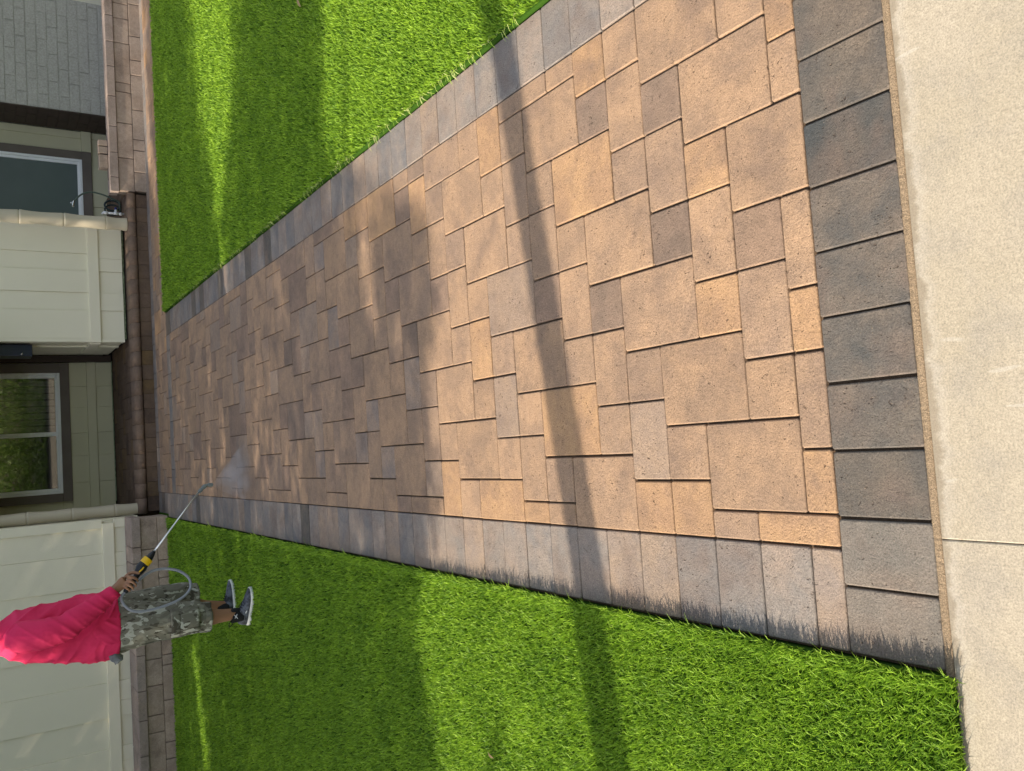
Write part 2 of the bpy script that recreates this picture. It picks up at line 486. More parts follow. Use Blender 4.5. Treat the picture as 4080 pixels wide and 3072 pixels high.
# long pale blades that flop over the right hand border stones
def edge_blades(name, n, label):
    P = np.stack([rng.uniform(1.727, 1.75, n), rng.uniform(.6, 6.8, n)], 1)
    hold = np.array([noise.noise(Vector((0, b*4, 3))) for b in P[:, 1]]) > -.12
    P = P[hold]; n = len(P)
    bm = bmesh.new(); ly = bm.verts.layers.float.new('tint'); lt = bm.verts.layers.float.new('tipness')
    for (x, y) in P:
        L_ = rng.uniform(.03, .062); a = math.pi + rng.normal(0, .75); d = Vector((math.cos(a), math.sin(a), 0)); s_ = Vector((-d.y, d.x, 0))*.0013
        b = Vector((x, y, .008)); ps = [b, b+d*L_*.35+Vector((0, 0, .022)), b+d*L_*.8+Vector((0, 0, .016)), b+d*L_+Vector((0, 0, .006))]
        vs = []
        ti = rng.uniform(.5, 1.0)
        for p, k in zip(ps, (1, 1, .8, .15)):
            for q_ in (-1, 1):
                v = bm.verts.new(p+s_*k*q_); v[ly] = ti; v[lt] = .2; vs.append(v)
        for k in range(3): bm.faces.new((vs[2*k], vs[2*k+1], vs[2*k+3], vs[2*k+2]))
    m2 = NM('dry_turf', .7, .2); m2.color(m2.mix(m2.ramp(m2.noise(30, 2), [(.42, 0.0), (.6, 1.0)]), (.24, .37, .04, 1), (.44, .47, .19, 1)))
    return tag(obj(name, bm, m2.m), label, 'grass', kind='stuff')
edge_blades('edge_grass', 420, 'long pale turf blades flopping over the right border stones')
bm = bmesh.new()
for (x0, x1, y0, y1) in ((-12, -.238, -.319, 7.485), (1.724, 12, -.319, 7.247), (-12, -.2, 7.485, 7.9)):
    box(bm, x0, x1, y0, y1, -.04, .0120)
tag(obj('turf_base', bm, bmat.m), kind='structure')

# ------------------------------------------------------------------ block walls and step
BLOCK = paver_material('wall_block', .6)
TONE['w'] = ((.42,.33,.265), (.36,.28,.225)); TONE['v'] = ((.34,.27,.22), (.38,.30,.24)); TONE['p'] = ((.30,.245,.215), (.34,.275,.24))
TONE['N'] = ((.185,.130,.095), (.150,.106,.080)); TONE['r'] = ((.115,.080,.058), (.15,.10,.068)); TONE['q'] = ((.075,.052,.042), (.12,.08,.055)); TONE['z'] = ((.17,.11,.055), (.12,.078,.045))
def blocks(name, items, mat, parent=None, r=.006, gap=.0022):
    """items: (x0,x1,y0,y1,z0,z1,tone)"""
    bm = bmesh.new(); la = bm.faces.layers.float_color.new('tone_a'); lb = bm.faces.layers.float_color.new('tone_b'); ls = bm.faces.layers.float.new('seed')
    rnd = random.Random(len(items)+3)
    for (x0, x1, y0, y1, z0, z1, t) in items:
        n0 = len(bm.faces)
        nb = bmesh.new(); box(nb, x0+gap, x1-gap, y0+rnd.uniform(0, .003), y1, z0+gap*.4, z1-gap*.4)
        bmesh.ops.bevel(nb, geom=nb.edges[:], offset=r*rnd.uniform(.7, 1.1), segments=2, affect='EDGES', profile=.6)
        mp = {v: bm.verts.new(v.co) for v in nb.verts}
        j = rnd.uniform(.92, 1.08); s_ = rnd.uniform(0, 50); ta, tb = TONE[t]
        for f in nb.faces:
            g = bm.faces.new([mp[v] for v in f.verts])
            g[la] = (ta[0]*j, ta[1]*j, ta[2]*j, 1); g[lb] = (tb[0]*j, tb[1]*j, tb[2]*j, 1); g[ls] = s_
        nb.free()
    return obj(name, bm, mat, parent)

def cuts(js, a, b):
    js = sorted([j for j in js if a+.04 < j < b-.04]); e = [a]+js+[b]
    return list(zip(e[:-1], e[1:]))
# left seat wall
sw_ = tag(empty('garden_wall', (-2.2, 7.7, 0)), 'low wall of grey brown blocks with cap, left of the porch step, behind the worker', 'garden wall')
xs = [-.633,-.801,-1.1,-1.526,-1.623,-1.951,-2.34,-2.496,-2.9,-3.2,-3.6]
it = [(a, b, 7.492, 7.80, -.03, .108, rp.choice('wwv')) for a, b in cuts(xs, -4.6, -.215)]
xs = [-.518,-.93,-1.32,-1.55,-1.796,-2.069,-2.229,-2.6,-3.0,-3.3,-3.8]
it += [(a, b, 7.492, 7.80, .108, .258, rp.choice('wwv')) for a, b in cuts(xs, -4.6, -.215)]
blocks('block_course', it, BLOCK, sw_, .009)
xs = [-.488,-.638,-.93,-1.2,-1.494,-1.821,-2.091,-2.415,-2.75,-3.1,-3.5,-3.9]
blocks('wall_cap', [(a, b, 7.468, 7.865, .259, .341, 'p') for a, b in cuts(xs, -4.6, -.205)], BLOCK, sw_, .008)
# right seat wall
rw = tag(empty('garden_wall', (4.5, 8.0, 0)), 'low wall of tan blocks with sunlit cap, behind the right lawn', 'garden wall')
it = [(a, b, 7.962, 8.11, -.03, .108, rp.choice('wwv')) for a, b in cuts([4.754,4.496,4.333,3.964,3.648,3.531,3.3,5.1,5.5,5.8,6.2], 3.10, 7)]
it += [(a, b, 7.962, 8.11, .108, .258, rp.choice('wwv')) for a, b in cuts([5.082,4.921,4.656,4.234,4.135,3.807,3.439,5.5,5.9,6.3], 3.09, 7)]
blocks('block_course', it, BLOCK, rw, .009)
blocks('wall_cap', [(a, b, 7.945, 8.12, .259, .341, 'p') for a, b in cuts([4.928,4.651,4.389,4.073,3.756,3.483,3.226,5.2,5.5,5.9,6.3], 3.075, 7)], BLOCK, rw, .007)
# spare blocks on the cap
bs = tag(empty('block_stack', (3.48, 8.09, .341)), 'small stack of spare paver blocks lying on the right wall cap', 'paver stack')
blocks('block', [(3.33, 3.475, 8.03, 8.12, .343, .425, 'w')], BLOCK, bs, .008)
blocks('block', [(3.485, 3.56, 8.03, 8.12, .343, .43, 'v')], BLOCK, bs, .008)
blocks('block', [(3.565, 3.63, 8.03, 8.12, .343, .43, 'w')], BLOCK, bs, .008)
# porch step
st = tag(empty('porch_step', (1.4, 8.0, 0)), 'low brown block step with rounded nosing up to the porch', 'step')
it = []
x = -.185; k = 0
while x < 3.06:
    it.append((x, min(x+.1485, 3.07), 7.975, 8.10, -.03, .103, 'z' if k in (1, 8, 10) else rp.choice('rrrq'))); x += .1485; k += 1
blocks('riser', it, BLOCK, st, .003, .0012)
bm = bmesh.new(); la = bm.faces.layers.float_color.new('tone_a'); lb = bm.faces.layers.float_color.new('tone_b'); ls = bm.faces.layers.float.new('seed')
x = -.2
while x < 3.07:
    x1 = min(x+.1485, 3.075)
    prof = [(8.17, .106), (7.985, .106), (7.958, .112), (7.944, .126), (7.94, .145), (7.946, .166), (7.962, .181), (7.985, .188), (8.17, .188)]
    L_ = [bm.verts.new((x+.0012, a, b)) for a, b in prof]; R_ = [bm.verts.new((x1-.0012, a, b)) for a, b in prof]
    t = 'N'; ta, tb = TONE[t]; s_ = rp.uniform(0, 50)
    fs = [bm.faces.new((L_[i], L_[i+1], R_[i+1], R_[i])) for i in range(len(prof)-1)] + [bm.faces.new(L_[::-1]), bm.faces.new(R_)]
    for f in fs: f[la] = (*ta, 1); f[lb] = (*tb, 1); f[ls] = s_; f.smooth = len(f.verts) == 4
    x = x1
o = obj('nosing', bm, BLOCK, st)
# porch floor
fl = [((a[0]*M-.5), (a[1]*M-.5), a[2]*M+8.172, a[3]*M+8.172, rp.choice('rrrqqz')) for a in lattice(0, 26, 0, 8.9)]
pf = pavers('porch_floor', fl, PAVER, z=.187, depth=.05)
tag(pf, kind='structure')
bm = bmesh.new(); box(bm, -.4, 3.35, 8.12, 9.9, -.04, .178); tag(obj('porch_base', bm, ms.m), kind='structure')

# ------------------------------------------------------------------ house
SID = NM('siding_paint', .7, .3)
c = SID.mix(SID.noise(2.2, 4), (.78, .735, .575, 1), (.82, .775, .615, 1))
c = SID.mix(SID.ramp(SID.noise(26, 3, .6, w=5.), [(.68, 0.0), (.78, .5)]), c, (.68, .65, .53, 1))
SID.color(c)
SID.bump(SID.math('ADD', SID.noise(170, 4, .7, vec=SID.scalev(SID.P, (1, 1, .35))), SID.math('MULTIPLY', SID.noise(30, 3), .5)), .5, .0018)
SIDING = SID.m
BP2 = NM('olive_cream_shaded', .7, .3); BP2.color(BP2.mix(BP2.noise(2.2, 4), (.56, .535, .37, 1), (.62, .59, .42, 1))); BP2.bump(BP2.math('ADD', BP2.noise(170, 4, .7), BP2.math('MULTIPLY', BP2.noise(30, 3), .5)), .5, .0018); BODY_SHADED = BP2.m  # olive body paint, toned darker to carry the porch recess shade
TRIMB = plain('brown_trim', (.16, .135, .115, 1), .7, .3, .1, 5, .0015)
DARKB = plain('dark_brown', (.050, .034, .026, 1), .65, .3, .15, 7, .002)
WHITE = plain('white_vinyl', (.88, .90, .92, 1), .35, .5, .04, 3)
FND = plain('foundation', (.035, .035, .032, 1), .9, .2, .3, 12, .003)
FOAM = plain('sill_seal', (.30, .36, .24, 1), .8, .2, .35, 30, .003)
ROOFM = plain('roof_shingle', (.10, .09, .085, 1), .9, .2, .3, 20, .006)
SOFF = plain('soffit', (.12, .115, .09, 1), .7, .3)
g = NM('window_glass', .03, .8); g.color((.010, .016, .015, 1)); g.b.inputs['IOR'].default_value = 2.3
g.b.inputs['Coat Weight'].default_value = .8
GLASS = g.m
g = NM('window_screen', .22, .5); g.color(g.mix(g.noise(3, 2), (.095, .125, .13, 1), (.125, .16, .165, 1))); SCREEN = g.m
BLIND = plain('blind', (.72, .73, .68, 1), .5, .4, .1)
BRK = NM('painted_brick', .8, .3)
c = BRK.mix(BRK.noise(3, 4), (.32, .315, .275, 1), (.40, .39, .345, 1))
BRK.color(BRK.mix(1.0, c, BRK.ramp(BRK.noise(60, 4, .7), [(.3, .8), (.7, 1.2)]), 'MULTIPLY'))
BRK.bump(BRK.math('ADD', BRK.noise(120, 4, .7), BRK.noise(25, 3)), .6, .004)
BRICK = BRK.m

house = tag(empty('house', (2.0, 9.4, 0)), 'cream board sided house with brown window trim and a shaded porch recess', 'house')

def boards_y(bm, segs, y, z0, z1, th=.02):
    for (x0, x1, d) in segs:
        box(bm, x0, x1, y-d, y+th, z0, z1)
def wall_part(name, segs_hi, segs_lo, y, belt0, belt1, z0, z1, x0, x1, label=None):
    bm = bmesh.new()
    boards_y(bm, segs_hi, y, belt1, z1); boards_y(bm, segs_lo, y, z0, belt0)
    w_ = obj(name, bm, SIDING, house, bevel=.003)
    if label: w_['label'] = label
    bm = bmesh.new(); box(bm, x0, x1, y-.030, y+.02, belt0, belt1)
    obj('belt_board', bm, SIDING, w_, bevel=.003)
    return w_
ZT = 2.55
# left wall (behind the garden wall)
hi = [(-.303,-.215,.020),(-.545,-.304,.002),(-.864,-.546,.014),(-1.13,-.865,.002),(-1.47,-1.131,.014),(-1.775,-1.471,.002),(-2.11,-1.776,.014),(-2.395,-2.111,.002),(-2.74,-2.396,.014),(-3.02,-2.741,.002),(-3.36,-3.021,.014),(-5.0,-3.361,.002)]
lo = [(-.303,-.222,.014),(-.545,-.304,.0),(-.678,-.546,.012),(-.95,-.679,.010),(-1.2,-.951,.0),(-1.45,-1.201,.012),(-1.775,-1.451,.0),(-1.96,-1.776,.012),(-2.108,-1.961,.010),(-2.391,-2.109,.0),(-2.53,-2.392,.012),(-2.9,-2.531,.010),(-3.3,-2.901,.0),(-5.0,-3.301,.012)]
wall_part('left_wall', hi, lo, 7.90, .437, .540, .20, ZT, -5.0, -.255, 'cream vertical board wall left of the porch, behind the worker')
bm = bmesh.new(); box(bm, -5, -.24, 7.925, 8.1, -.03, ZT-.01); box(bm, -.40, -.215, 8.0, 9.37, .2, ZT-.02)
obj('wall', bm, SIDING, house)
# bay between the posts
hi = [(2.472,2.785,.014),(2.294,2.471,.0),(2.07,2.293,.014),(1.887,2.069,.0),(1.60,1.886,.014),(1.563,1.599,.022)]
lo = [(2.43,2.785,.012),(2.295,2.429,.012),(2.07,2.294,.0),(1.887,2.069,.012),(1.60,1.886,.004),(1.563,1.599,.018)]
bay = wall_part('front_wall', [(a, b, d) for a, b, d in hi], lo, 8.215, .446, .545, .222, ZT, 1.56, 2.79, 'pale board panel wall between the two bamboo style posts')
bm = bmesh.new(); box(bm, 1.585, 2.775, 8.236, 9.38, .235, ZT-.01); obj('wall', bm, SIDING, house)
bm = bmesh.new()
box(bm, 1.563, 1.584, 8.240, 8.300, .230, ZT); box(bm, 1.572, 1.584, 8.302, 9.36, .232, ZT); box(bm, 1.555, 1.584, 8.56, 8.64, .232, ZT)
obj('side_wall', bm, SIDING, house, bevel=.003)
bm = bmesh.new(); box(bm, 1.545, 1.571, 8.236, 9.0, .447, .546); obj('belt_board', bm, SIDING, house, bevel=.003)
bm = bmesh.new(); box(bm, 1.60, 2.77, 8.26, 9.4, .15, .234); box(bm, -.38, 1.60, 9.43, 9.6, .15, .26); box(bm, -.36, -.225, 8.05, 9.4, .15, .2); obj('foundation', bm, FND, house)
# irregular strip of sill seal squeezed below the panel
bm = bmesh.new()
for (xa, xb, yy, z0, z1) in ((1.60, 2.74, 8.246, .199, .218), (-.1, 1.5, 9.405, .192, .206)):
    bm = bmesh.new(); n = 60; prev = None
    for i in range(n+1):
        x = xa+(xb-xa)*i/n; a = noise.noise(Vector((x*14, 1, yy)))*.006; b = noise.noise(Vector((x*11, 5, yy)))*.004
        cur = [bm.verts.new(p) for p in ((x, yy+.01, z1+.004), (x, yy-.004+b, z1+b), (x, yy-.008, (z0+z1)/2), (x, yy-.002, z0+a*.6), (x, yy+.012, z0))]
        if prev:
            for k in range(4): bm.faces.new((prev[k], prev[k+1], cur[k+1], cur[k]))
        prev = cur
    obj('sill_strip', bm, FOAM, house, smooth=True)
# recessed wall
lo = [(1.214,1.486,.012),(.976,1.213,.006),(.69,.975,.012),(.436,.689,.006),(.138,.435,.012),(-.215,.137,.006)]
bm = bmesh.new()
boards_y(bm, lo, 9.40, .205, .372); boards_y(bm, lo, 9.40, .466, .64)
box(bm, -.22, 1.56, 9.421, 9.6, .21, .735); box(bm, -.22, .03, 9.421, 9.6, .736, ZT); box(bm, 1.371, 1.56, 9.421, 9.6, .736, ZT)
rw_ = obj('porch_wall', bm, BODY_SHADED, house, bevel=.003); rw_['label'] = 'olive board wall, tone darkened for shade, at the back of the porch recess'
bm = bmesh.new(); box(bm, -.215, 1.487, 9.372, 9.42, .373, .465); obj('belt_board', bm, BODY_SHADED, rw_, bevel=.003)
bm = bmesh.new(); box(bm, 1.488, 1.56, 9.33, 9.42, .21, ZT); obj('corner_board', bm, DARKB, rw_, bevel=.003)

def window(x0, x1, z0, z1, y, tx0, tx1, tz, mull=None, blinds=True, screen=False, label=None):
    """x0..x1,z0..z1 outer vinyl frame; tx0..tx1,tz brown surround"""
    bm = bmesh.new()
    box(bm, tx0, tx1, y-.028, y+.02, tz, z0); box(bm, tx0, x0, y-.026, y+.02, z0+.001, z1+.1); box(bm, x1, tx1, y-.026, y+.02, z0+.001, z1+.1)
    box(bm, tx0, tx1, y-.028, y+.02, z1+.101, z1+.2)
    wdw = obj('window', bm, TRIMB, house, bevel=.003)
    if label: wdw['label'] = label
    bm = bmesh.new(); f = .028
    for (a, b, c_, d, yy) in ((x0, x1, z0, z0+f, .034), (x0, x1, z1-f, z1, .034), (x0, x0+f, z0+f, z1-f, .034), (x1-f, x1, z0+f, z1-f, .034),
                          (x0+f, x1-f, z0+f, z0+f+.022, .018), (x0+f, x0+f+.03, z0+f+.022, z1-f, .018), (x1-f-.03, x1-f, z0+f+.022, z1-f, .018)):
        box(bm, a, b, y-yy, y+.01, c_, d)
    if mull: box(bm, mull[0], mull[1], y-.026, y+.01, z0+f+.022, z1-f)
    obj('frame', bm, WHITE, wdw, bevel=.003)
    bm = bmesh.new(); box(bm, x0+f+.03, x1-f-.03, y-.006, y-.002, z0+f+.022, z1-f)
    obj('pane', bm, SCREEN if screen else GLASS, wdw)
    bm = bmesh.new(); box(bm, x0+f, x1-f, y+.16, y+.17, z0+f, z1-f); obj('dark_room_sheet', bm, FND, wdw)  # dark sheet standing in for the unlit room behind the pane
    return wdw
wa = window(.031, 1.370, .736, 2.1, 9.40, -.06, 1.478, .64, mull=(.667, .715), label='wide white framed window with two panes in the porch recess')
# vertical blinds seen through the right hand pane: the pane is a real sheet, so show slats through a clear glass
gt = NM('clear_glass', .02, .6); gt.color((.01, .015, .015, 1)); gt.b.inputs['Alpha'].default_value = .45; gt.b.inputs['IOR'].default_value = 2.3; gt.b.inputs['Coat Weight'].default_value = .8
for o in list(COL.objects):
    if o.name.startswith('pane'): o.data.materials[0] = gt.m; break
bm = bmesh.new()
x = .725
while x < 1.27:
    v = [(x, 9.43, .79), (x+.056, 9.445, .79), (x+.056, 9.445, 2.06), (x, 9.43, 2.06)]
    bm.faces.new([bm.verts.new(p) for p in v]); x += .072
bl = obj('blinds', bm, BLIND, wa); s_ = bl.modifiers.new('s', 'SOLIDIFY'); s_.thickness = .002
wb = window(2.60, 3.838, .433, 2.1, 9.40, 2.5, 3.935, .333, screen=True, label='dark screened window with white frame right of the bamboo style post')
# right hand wall
bm = bmesh.new()
box(bm, 2.8, 5.2, 9.423, 9.6, -.03, ZT)
boards_y(bm, [(3.94, 4.09, .0), (4.091, 4.172, .010), (3.80, 3.939, -.005)], 9.40, .434, ZT)
boards_y(bm, [(3.772, 4.10, .004), (3.3, 3.771, .012), (4.101, 4.174, .012), (2.8, 3.299, .004)], 9.405, -.02, .329)
rt_ = obj('right_wall', bm, BODY_SHADED, house, bevel=.003); rt_['label'] = 'olive board wall between the screened window and the brick corner'
bm = bmesh.new(); box(bm, 3.937, 4.174, 9.366, 9.42, .331, .433); obj('belt_board', bm, BODY_SHADED, rt_, bevel=.003)
# painted slump brick
bm = bmesh.new(); bd = bmesh.new()
box(bm, 4.1855, 5.46, 8.8335, 9.6, -.03, ZT)
rb = random.Random(8)
row = 0; z = -.018
while z < ZT-.1:
    x = 4.188 - (0 if row % 2 else .155) ; first = True
    while x < 5.46:
        x1 = min(x+.300, 5.462); xa = max(x, 4.188)
        if x1-xa > .03:
            n_ = bmesh.new(); dd = rb.uniform(-.002, .002); box(n_, xa+.0024, x1-.0024, 8.828+dd, 8.84, z+.0028, z+.0988)
            bmesh.ops.bevel(n_, geom=n_.edges[:], offset=.0035, segments=2, affect='EDGES')
            mp = {v: bm.verts.new(v.co + Vector((0, 0, rb.uniform(-.0006, .0006)))) for v in n_.verts}
            for f in n_.faces: bm.faces.new([mp[v] for v in f.verts])
            n_.free()
        x += .3045
    y = 8.824 - (0 if row % 2 == 0 else .10)
    while y < 9.36:
        y1 = min(y+.30, 9.366); ya = max(y, 8.824)
        if y1-ya > .02:
            box(bd, 4.172, 4.184, ya+.002, y1-.002, z+.004, z+.0975)
        y += .3045
    z += .1015; row += 1
bw = obj('brick_wall', bm, BRICK, house); bw['label'] = 'grey painted slump brick wall at the right corner of the house'
box(bd, 4.176, 4.1853, 8.828, 9.37, -.03, ZT)
bb = obj('brick_return', bd, DARKB, house); bb['label'] = 'dark brown side of the brick corner'  # return face in a darker tone than the brick front
bm = bmesh.new(); box(bm, 5.47, 9, 9.1, 9.3, -.03, ZT); obj('far_wall', bm, SIDING, house)
bm = bmesh.new(); box(bm, -5, 9, 9.62, 15, -.03, ZT-.03); obj('rear_wall', bm, SIDING, house)
# bamboo style posts
def post(cx, cy, z0, joints, r, rot=0):
    P, Rd = [], []
    js = [z0] + joints
    for i in range(len(js)-1):
        a, b = js[i], js[i+1]; L_ = b-a
        for t, k in ((0, .93), (.015, 1.0), (.04, 1.02), (.12, .98), (.3, .93), (.5, .90), (.7, .93), (.85, .99), (.955, 1.06), (.985, 1.06)):
            P.append((cx, cy, a+L_*t)); Rd.append(r*k)
        P.append((cx, cy, a+L_*.992)); Rd.append(r*.90)
    P.append((cx, cy, js[-1])); Rd.append(r*.9)
    bm = bmesh.new(); tube(bm, P, Rd, 28)
    o = obj('post', bm, SIDING_P, house, smooth=True)
    return o
SP = NM('post_paint', .6, .35); SP.color(SP.mix(SP.noise(6, 4), (.48, .43, .32, 1), (.54, .485, .37, 1))); SP.bump(SP.noise(90, 3), .3, .001); SIDING_P = SP.m
o = post(2.762, 8.035, .188, [.388, .770, 1.155, 1.54, 1.93, 2.3, 2.5], .0665); o['label'] = 'beige bamboo shaped post on the right end of the step'
o = post(-.150, 8.085, .10, [.398, .782, 1.166, 1.55, 1.94, 2.32, 2.5], .060); o['label'] = 'beige bamboo shaped post beside the left board wall'
# roof with deep porch eave
bm = bmesh.new()
for (x0, x1, y0) in ((-5.6, -.42, 7.80), (-.42, 2.9, 8.12), (2.9, 9.6, 8.62)):
    v = [bm.verts.new(p) for p in ((x0, y0, 2.56), (x1, y0, 2.56), (x1, 11.8, 4.2), (x0, 11.8, 4.2), (x1, 16, 2.56), (x0, 16, 2.56),
                                   (x0, y0, 2.70), (x1, y0, 2.70), (x1, 11.8, 4.34), (x0, 11.8, 4.34), (x1, 16, 2.7), (x0, 16, 2.7))]
    for f in ((6,7,8,9),(9,8,10,11),(0,1,7,6),(0,6,9,3),(1,2,8,7),(3,9,11,5),(2,4,10,8),(4,5,11,10)): bm.faces.new([v[i] for i in f])
rf = obj('roof', bm, ROOFM, house)
bm = bmesh.new(); box(bm, -5.5, -.43, 7.80, 15.9, 2.552, 2.558); box(bm, -.428, 2.89, 8.14, 15.9, 2.552, 2.558); box(bm, 2.91, 9.5, 8.64, 15.9, 2.552, 2.558); obj('soffit', bm, SOFF, rf)
bm = bmesh.new(); box(bm, -.20, 1.56, 7.98, 8.20, 1.46, 2.55); obj('low_shade_beam', bm, SIDING, house, bevel=.004)  # unseen beam, hung low to darken the porch recess
bm = bmesh.new(); box(bm, -.21, 1.56, 8.21, 9.42, 1.75, 1.79); obj('low_shade_ceiling', bm, SOFF, house)  # unseen ceiling, set low to hold light out of the recess
# hung mail box on the side of the bay
NAVY = plain('navy_metal', (.012, .018, .050, 1), .3, .5, .1)
CHR = plain('chrome', (.6, .62, .62, 1), .2, .5, .05, 5, 0, 1.0)
mb = tag(empty('mailbox', (1.50, 8.42, 1.03)), 'navy blue box hung on the side of the bay, above the porch', 'mailbox')
bm = bmesh.new(); box(bm, 1.44, 1.552, 8.335, 8.60, 1.055, 1.40); obj('body', bm, NAVY, mb, bevel=.006)
bm = bmesh.new(); box(bm, 1.43, 1.552, 8.325, 8.61, 1.401, 1.42); obj('lid', bm, NAVY, mb, bevel=.004)
bm = bmesh.new(); tube(bm, [(1.455, 8.333, 1.15), (1.455, 8.322, 1.15)], .010, 12); tube(bm, [(1.45, 8.324, 1.15), (1.47, 8.322, 1.142)], .004, 8); obj('latch', bm, CHR, mb, smooth=True)
# garden hose
HOSE = plain('green_hose', (.065, .095, .075, 1), .4, .5, .15, 20)
HDK = plain('dark_hose', (.02, .035, .038, 1), .45, .4, .2, 20)
gh = tag(empty('garden_hose', (3.03, 8.3, .19)), 'dark green garden hose arching over a coil beside the right post', 'hose')
bm = bmesh.new()
tube(bm, spline([(3.035,8.3,.635),(3.045,8.3,.631),(3.104,8.3,.582),(3.14,8.3,.517),(3.147,8.3,.452),(3.131,8.3,.366),(3.097,8.3,.279),(3.067,8.3,.214),(3.0,8.32,.205),(2.95,8.38,.20)]), .0085, 10)
obj('hose', bm, HOSE, gh, smooth=True)
bm = bmesh.new(); rh = random.Random(2)
for k in range(5):
    cx, cy = 3.02+rh.uniform(-.03, .03), 8.26+rh.uniform(-.02, .02)
    a0 = rh.uniform(0, .5)
    pts = [(cx+.055*math.cos(a)+.01*k-.02, cy+.05+.01*k, .275+.075*math.sin(a)) for a in [a0+i*2*math.pi/18 for i in range(19)]]
    tube(bm, pts, .0085, 8)
obj('coil', bm, HDK, gh, smooth=True)
bm = bmesh.new(); tube(bm, [(3.045,8.3,.640),(3.005,8.3,.652),(2.975,8.3,.650)], [.011,.013,.010], 12); tube(bm, [(3.01,8.3,.655),(3.02,8.3,.675)], .008, 8)
obj('connector', bm, CHR, gh, smooth=True)
PVC = plain('white_pvc', (.74, .76, .80, 1), .35, .5, .03)
BLUE = plain('blue_cap', (.01, .02, .16, 1), .35, .5, .05)
pv = tag(empty('pvc_riser', (2.905, 8.17, .19)), 'white plastic riser pipe with a blue valve, behind the right post', 'pipe')
bm = bmesh.new()
tube(bm, [(2.905,8.17,.189),(2.905,8.17,.39)], .011, 14); tube(bm, [(2.905,8.17,.345),(2.905,8.17,.385)], .015, 14); tube(bm, [(2.905,8.17,.385),(2.89,8.17,.40)], .010, 12); tube(bm, [(2.905,8.17,.245),(2.905,8.17,.29)], .0145, 14); tube(bm, [(2.91,8.17,.268),(2.945,8.17,.268)], .012, 12); tube(bm, [(2.905,8.17,.21),(2.905,8.17,.235)], .0145, 14)
obj('pipe', bm, PVC, pv, smooth=True)
bm = bmesh.new(); tube(bm, [(2.945,8.17,.268),(2.968,8.17,.268)], .013, 12); obj('valve_cap', bm, BLUE, pv, smooth=True)


# ------------------------------------------------------------------ the worker
def voxel(name, parts, size, mat, parent=None, smooth=6, disp=None):
    """union of closed tubes -> one continuous smooth skin"""
    bm = bmesh.new()
    for p in parts: p(bm)
    bmesh.ops.recalc_face_normals(bm, faces=bm.faces[:])
    me = bpy.data.meshes.new('tmp'); bm.to_mesh(me); bm.free()
    t = bpy.data.objects.new('tmp', me); COL.objects.link(t)
    r_ = t.modifiers.new('r', 'REMESH'); r_.mode = 'VOXEL'; r_.voxel_size = size; r_.use_smooth_shade = True
    s_ = t.modifiers.new('s', 'SMOOTH'); s_.factor = .5; s_.iterations = smooth
    dg = bpy.context.evaluated_depsgraph_get()
    m2 = bpy.data.meshes.new_from_object(t.evaluated_get(dg))
    bpy.data.objects.remove(t)
    m2.name = name; m2.materials.clear()
    if disp:
        n = len(m2.vertices); co = np.zeros(n*3, np.float32); m2.vertices.foreach_get('co', co); co = co.reshape(-1, 3)
        nr = np.zeros(n*3, np.float32); m2.vertices.foreach_get('normal', nr); nr = nr.reshape(-1, 3)
        d = np.array([disp(Vector(c)) for c in co], np.float32)
        m2.vertices.foreach_set('co', (co+nr*d[:, None]).ravel())
    for p in m2.polygons: p.use_smooth = True
    return link(name, m2, mat, parent)
def T(pts, rad, n=20, up=None, sm=0):
    """tube with (rx, ry) radii; vertical ones get x and y axes"""
    def f(bm):
        P_ = [Vector(p) for p in pts]; R_ = [r if hasattr(r, '__len__') else (r, r) for r in rad]
        if sm:
            P2 = spline([tuple(p) for p in P_], sm); R2 = []
            for i in range(len(R_)-1):
                for k in range(sm):
                    t = k/sm; t = t*t*(3-2*t)
                    R2.append((R_[i][0]*(1-t)+R_[i+1][0]*t, R_[i][1]*(1-t)+R_[i+1][1]*t))
            R2.append(R_[-1]); P_, R_ = P2, R2
        rings = []
        fr = frames(P_, up or Vector((0, 1, 0)))
        for p, (t, a, b), (ra, rb) in zip(P_, fr, R_):
            rings.append([bm.verts.new(p+a*ra*math.cos(k*2*math.pi/n)+b*rb*math.sin(k*2*math.pi/n)) for k in range(n)])
        for i in range(len(rings)-1):
            for k in range(n): bm.faces.new((rings[i][k], rings[i][(k+1) % n], rings[i+1][(k+1) % n], rings[i+1][k]))
        bm.faces.new(rings[0][::-1]); bm.faces.new(rings[-1])
    return f
def ball(c, r):
    def f(bm):
        g_ = bmesh.ops.create_icosphere(bm, subdivisions=3, radius=1.0)
        for v in g_['verts']: v.co = Vector((v.co.x*r[0]+c[0], v.co.y*r[1]+c[1], v.co.z*r[2]+c[2]))
    return f
SK = NM('skin', .5, .4); SK.color(SK.mix(SK.noise(14, 4), (.25, .125, .070, 1), (.33, .175, .10, 1)))
SK.b.inputs['Subsurface Weight'].default_value = .08; SK.b.inputs['Subsurface Radius'].default_value = (.012, .005, .003); SK.bump(SK.noise(400, 3), .25, .0006)
per = tag(empty('person', (-.74, 4.88, 0)), 'worker in a pink long sleeved shirt and camouflage shorts spraying the walkway with a wand', 'person')
Yc = 4.86
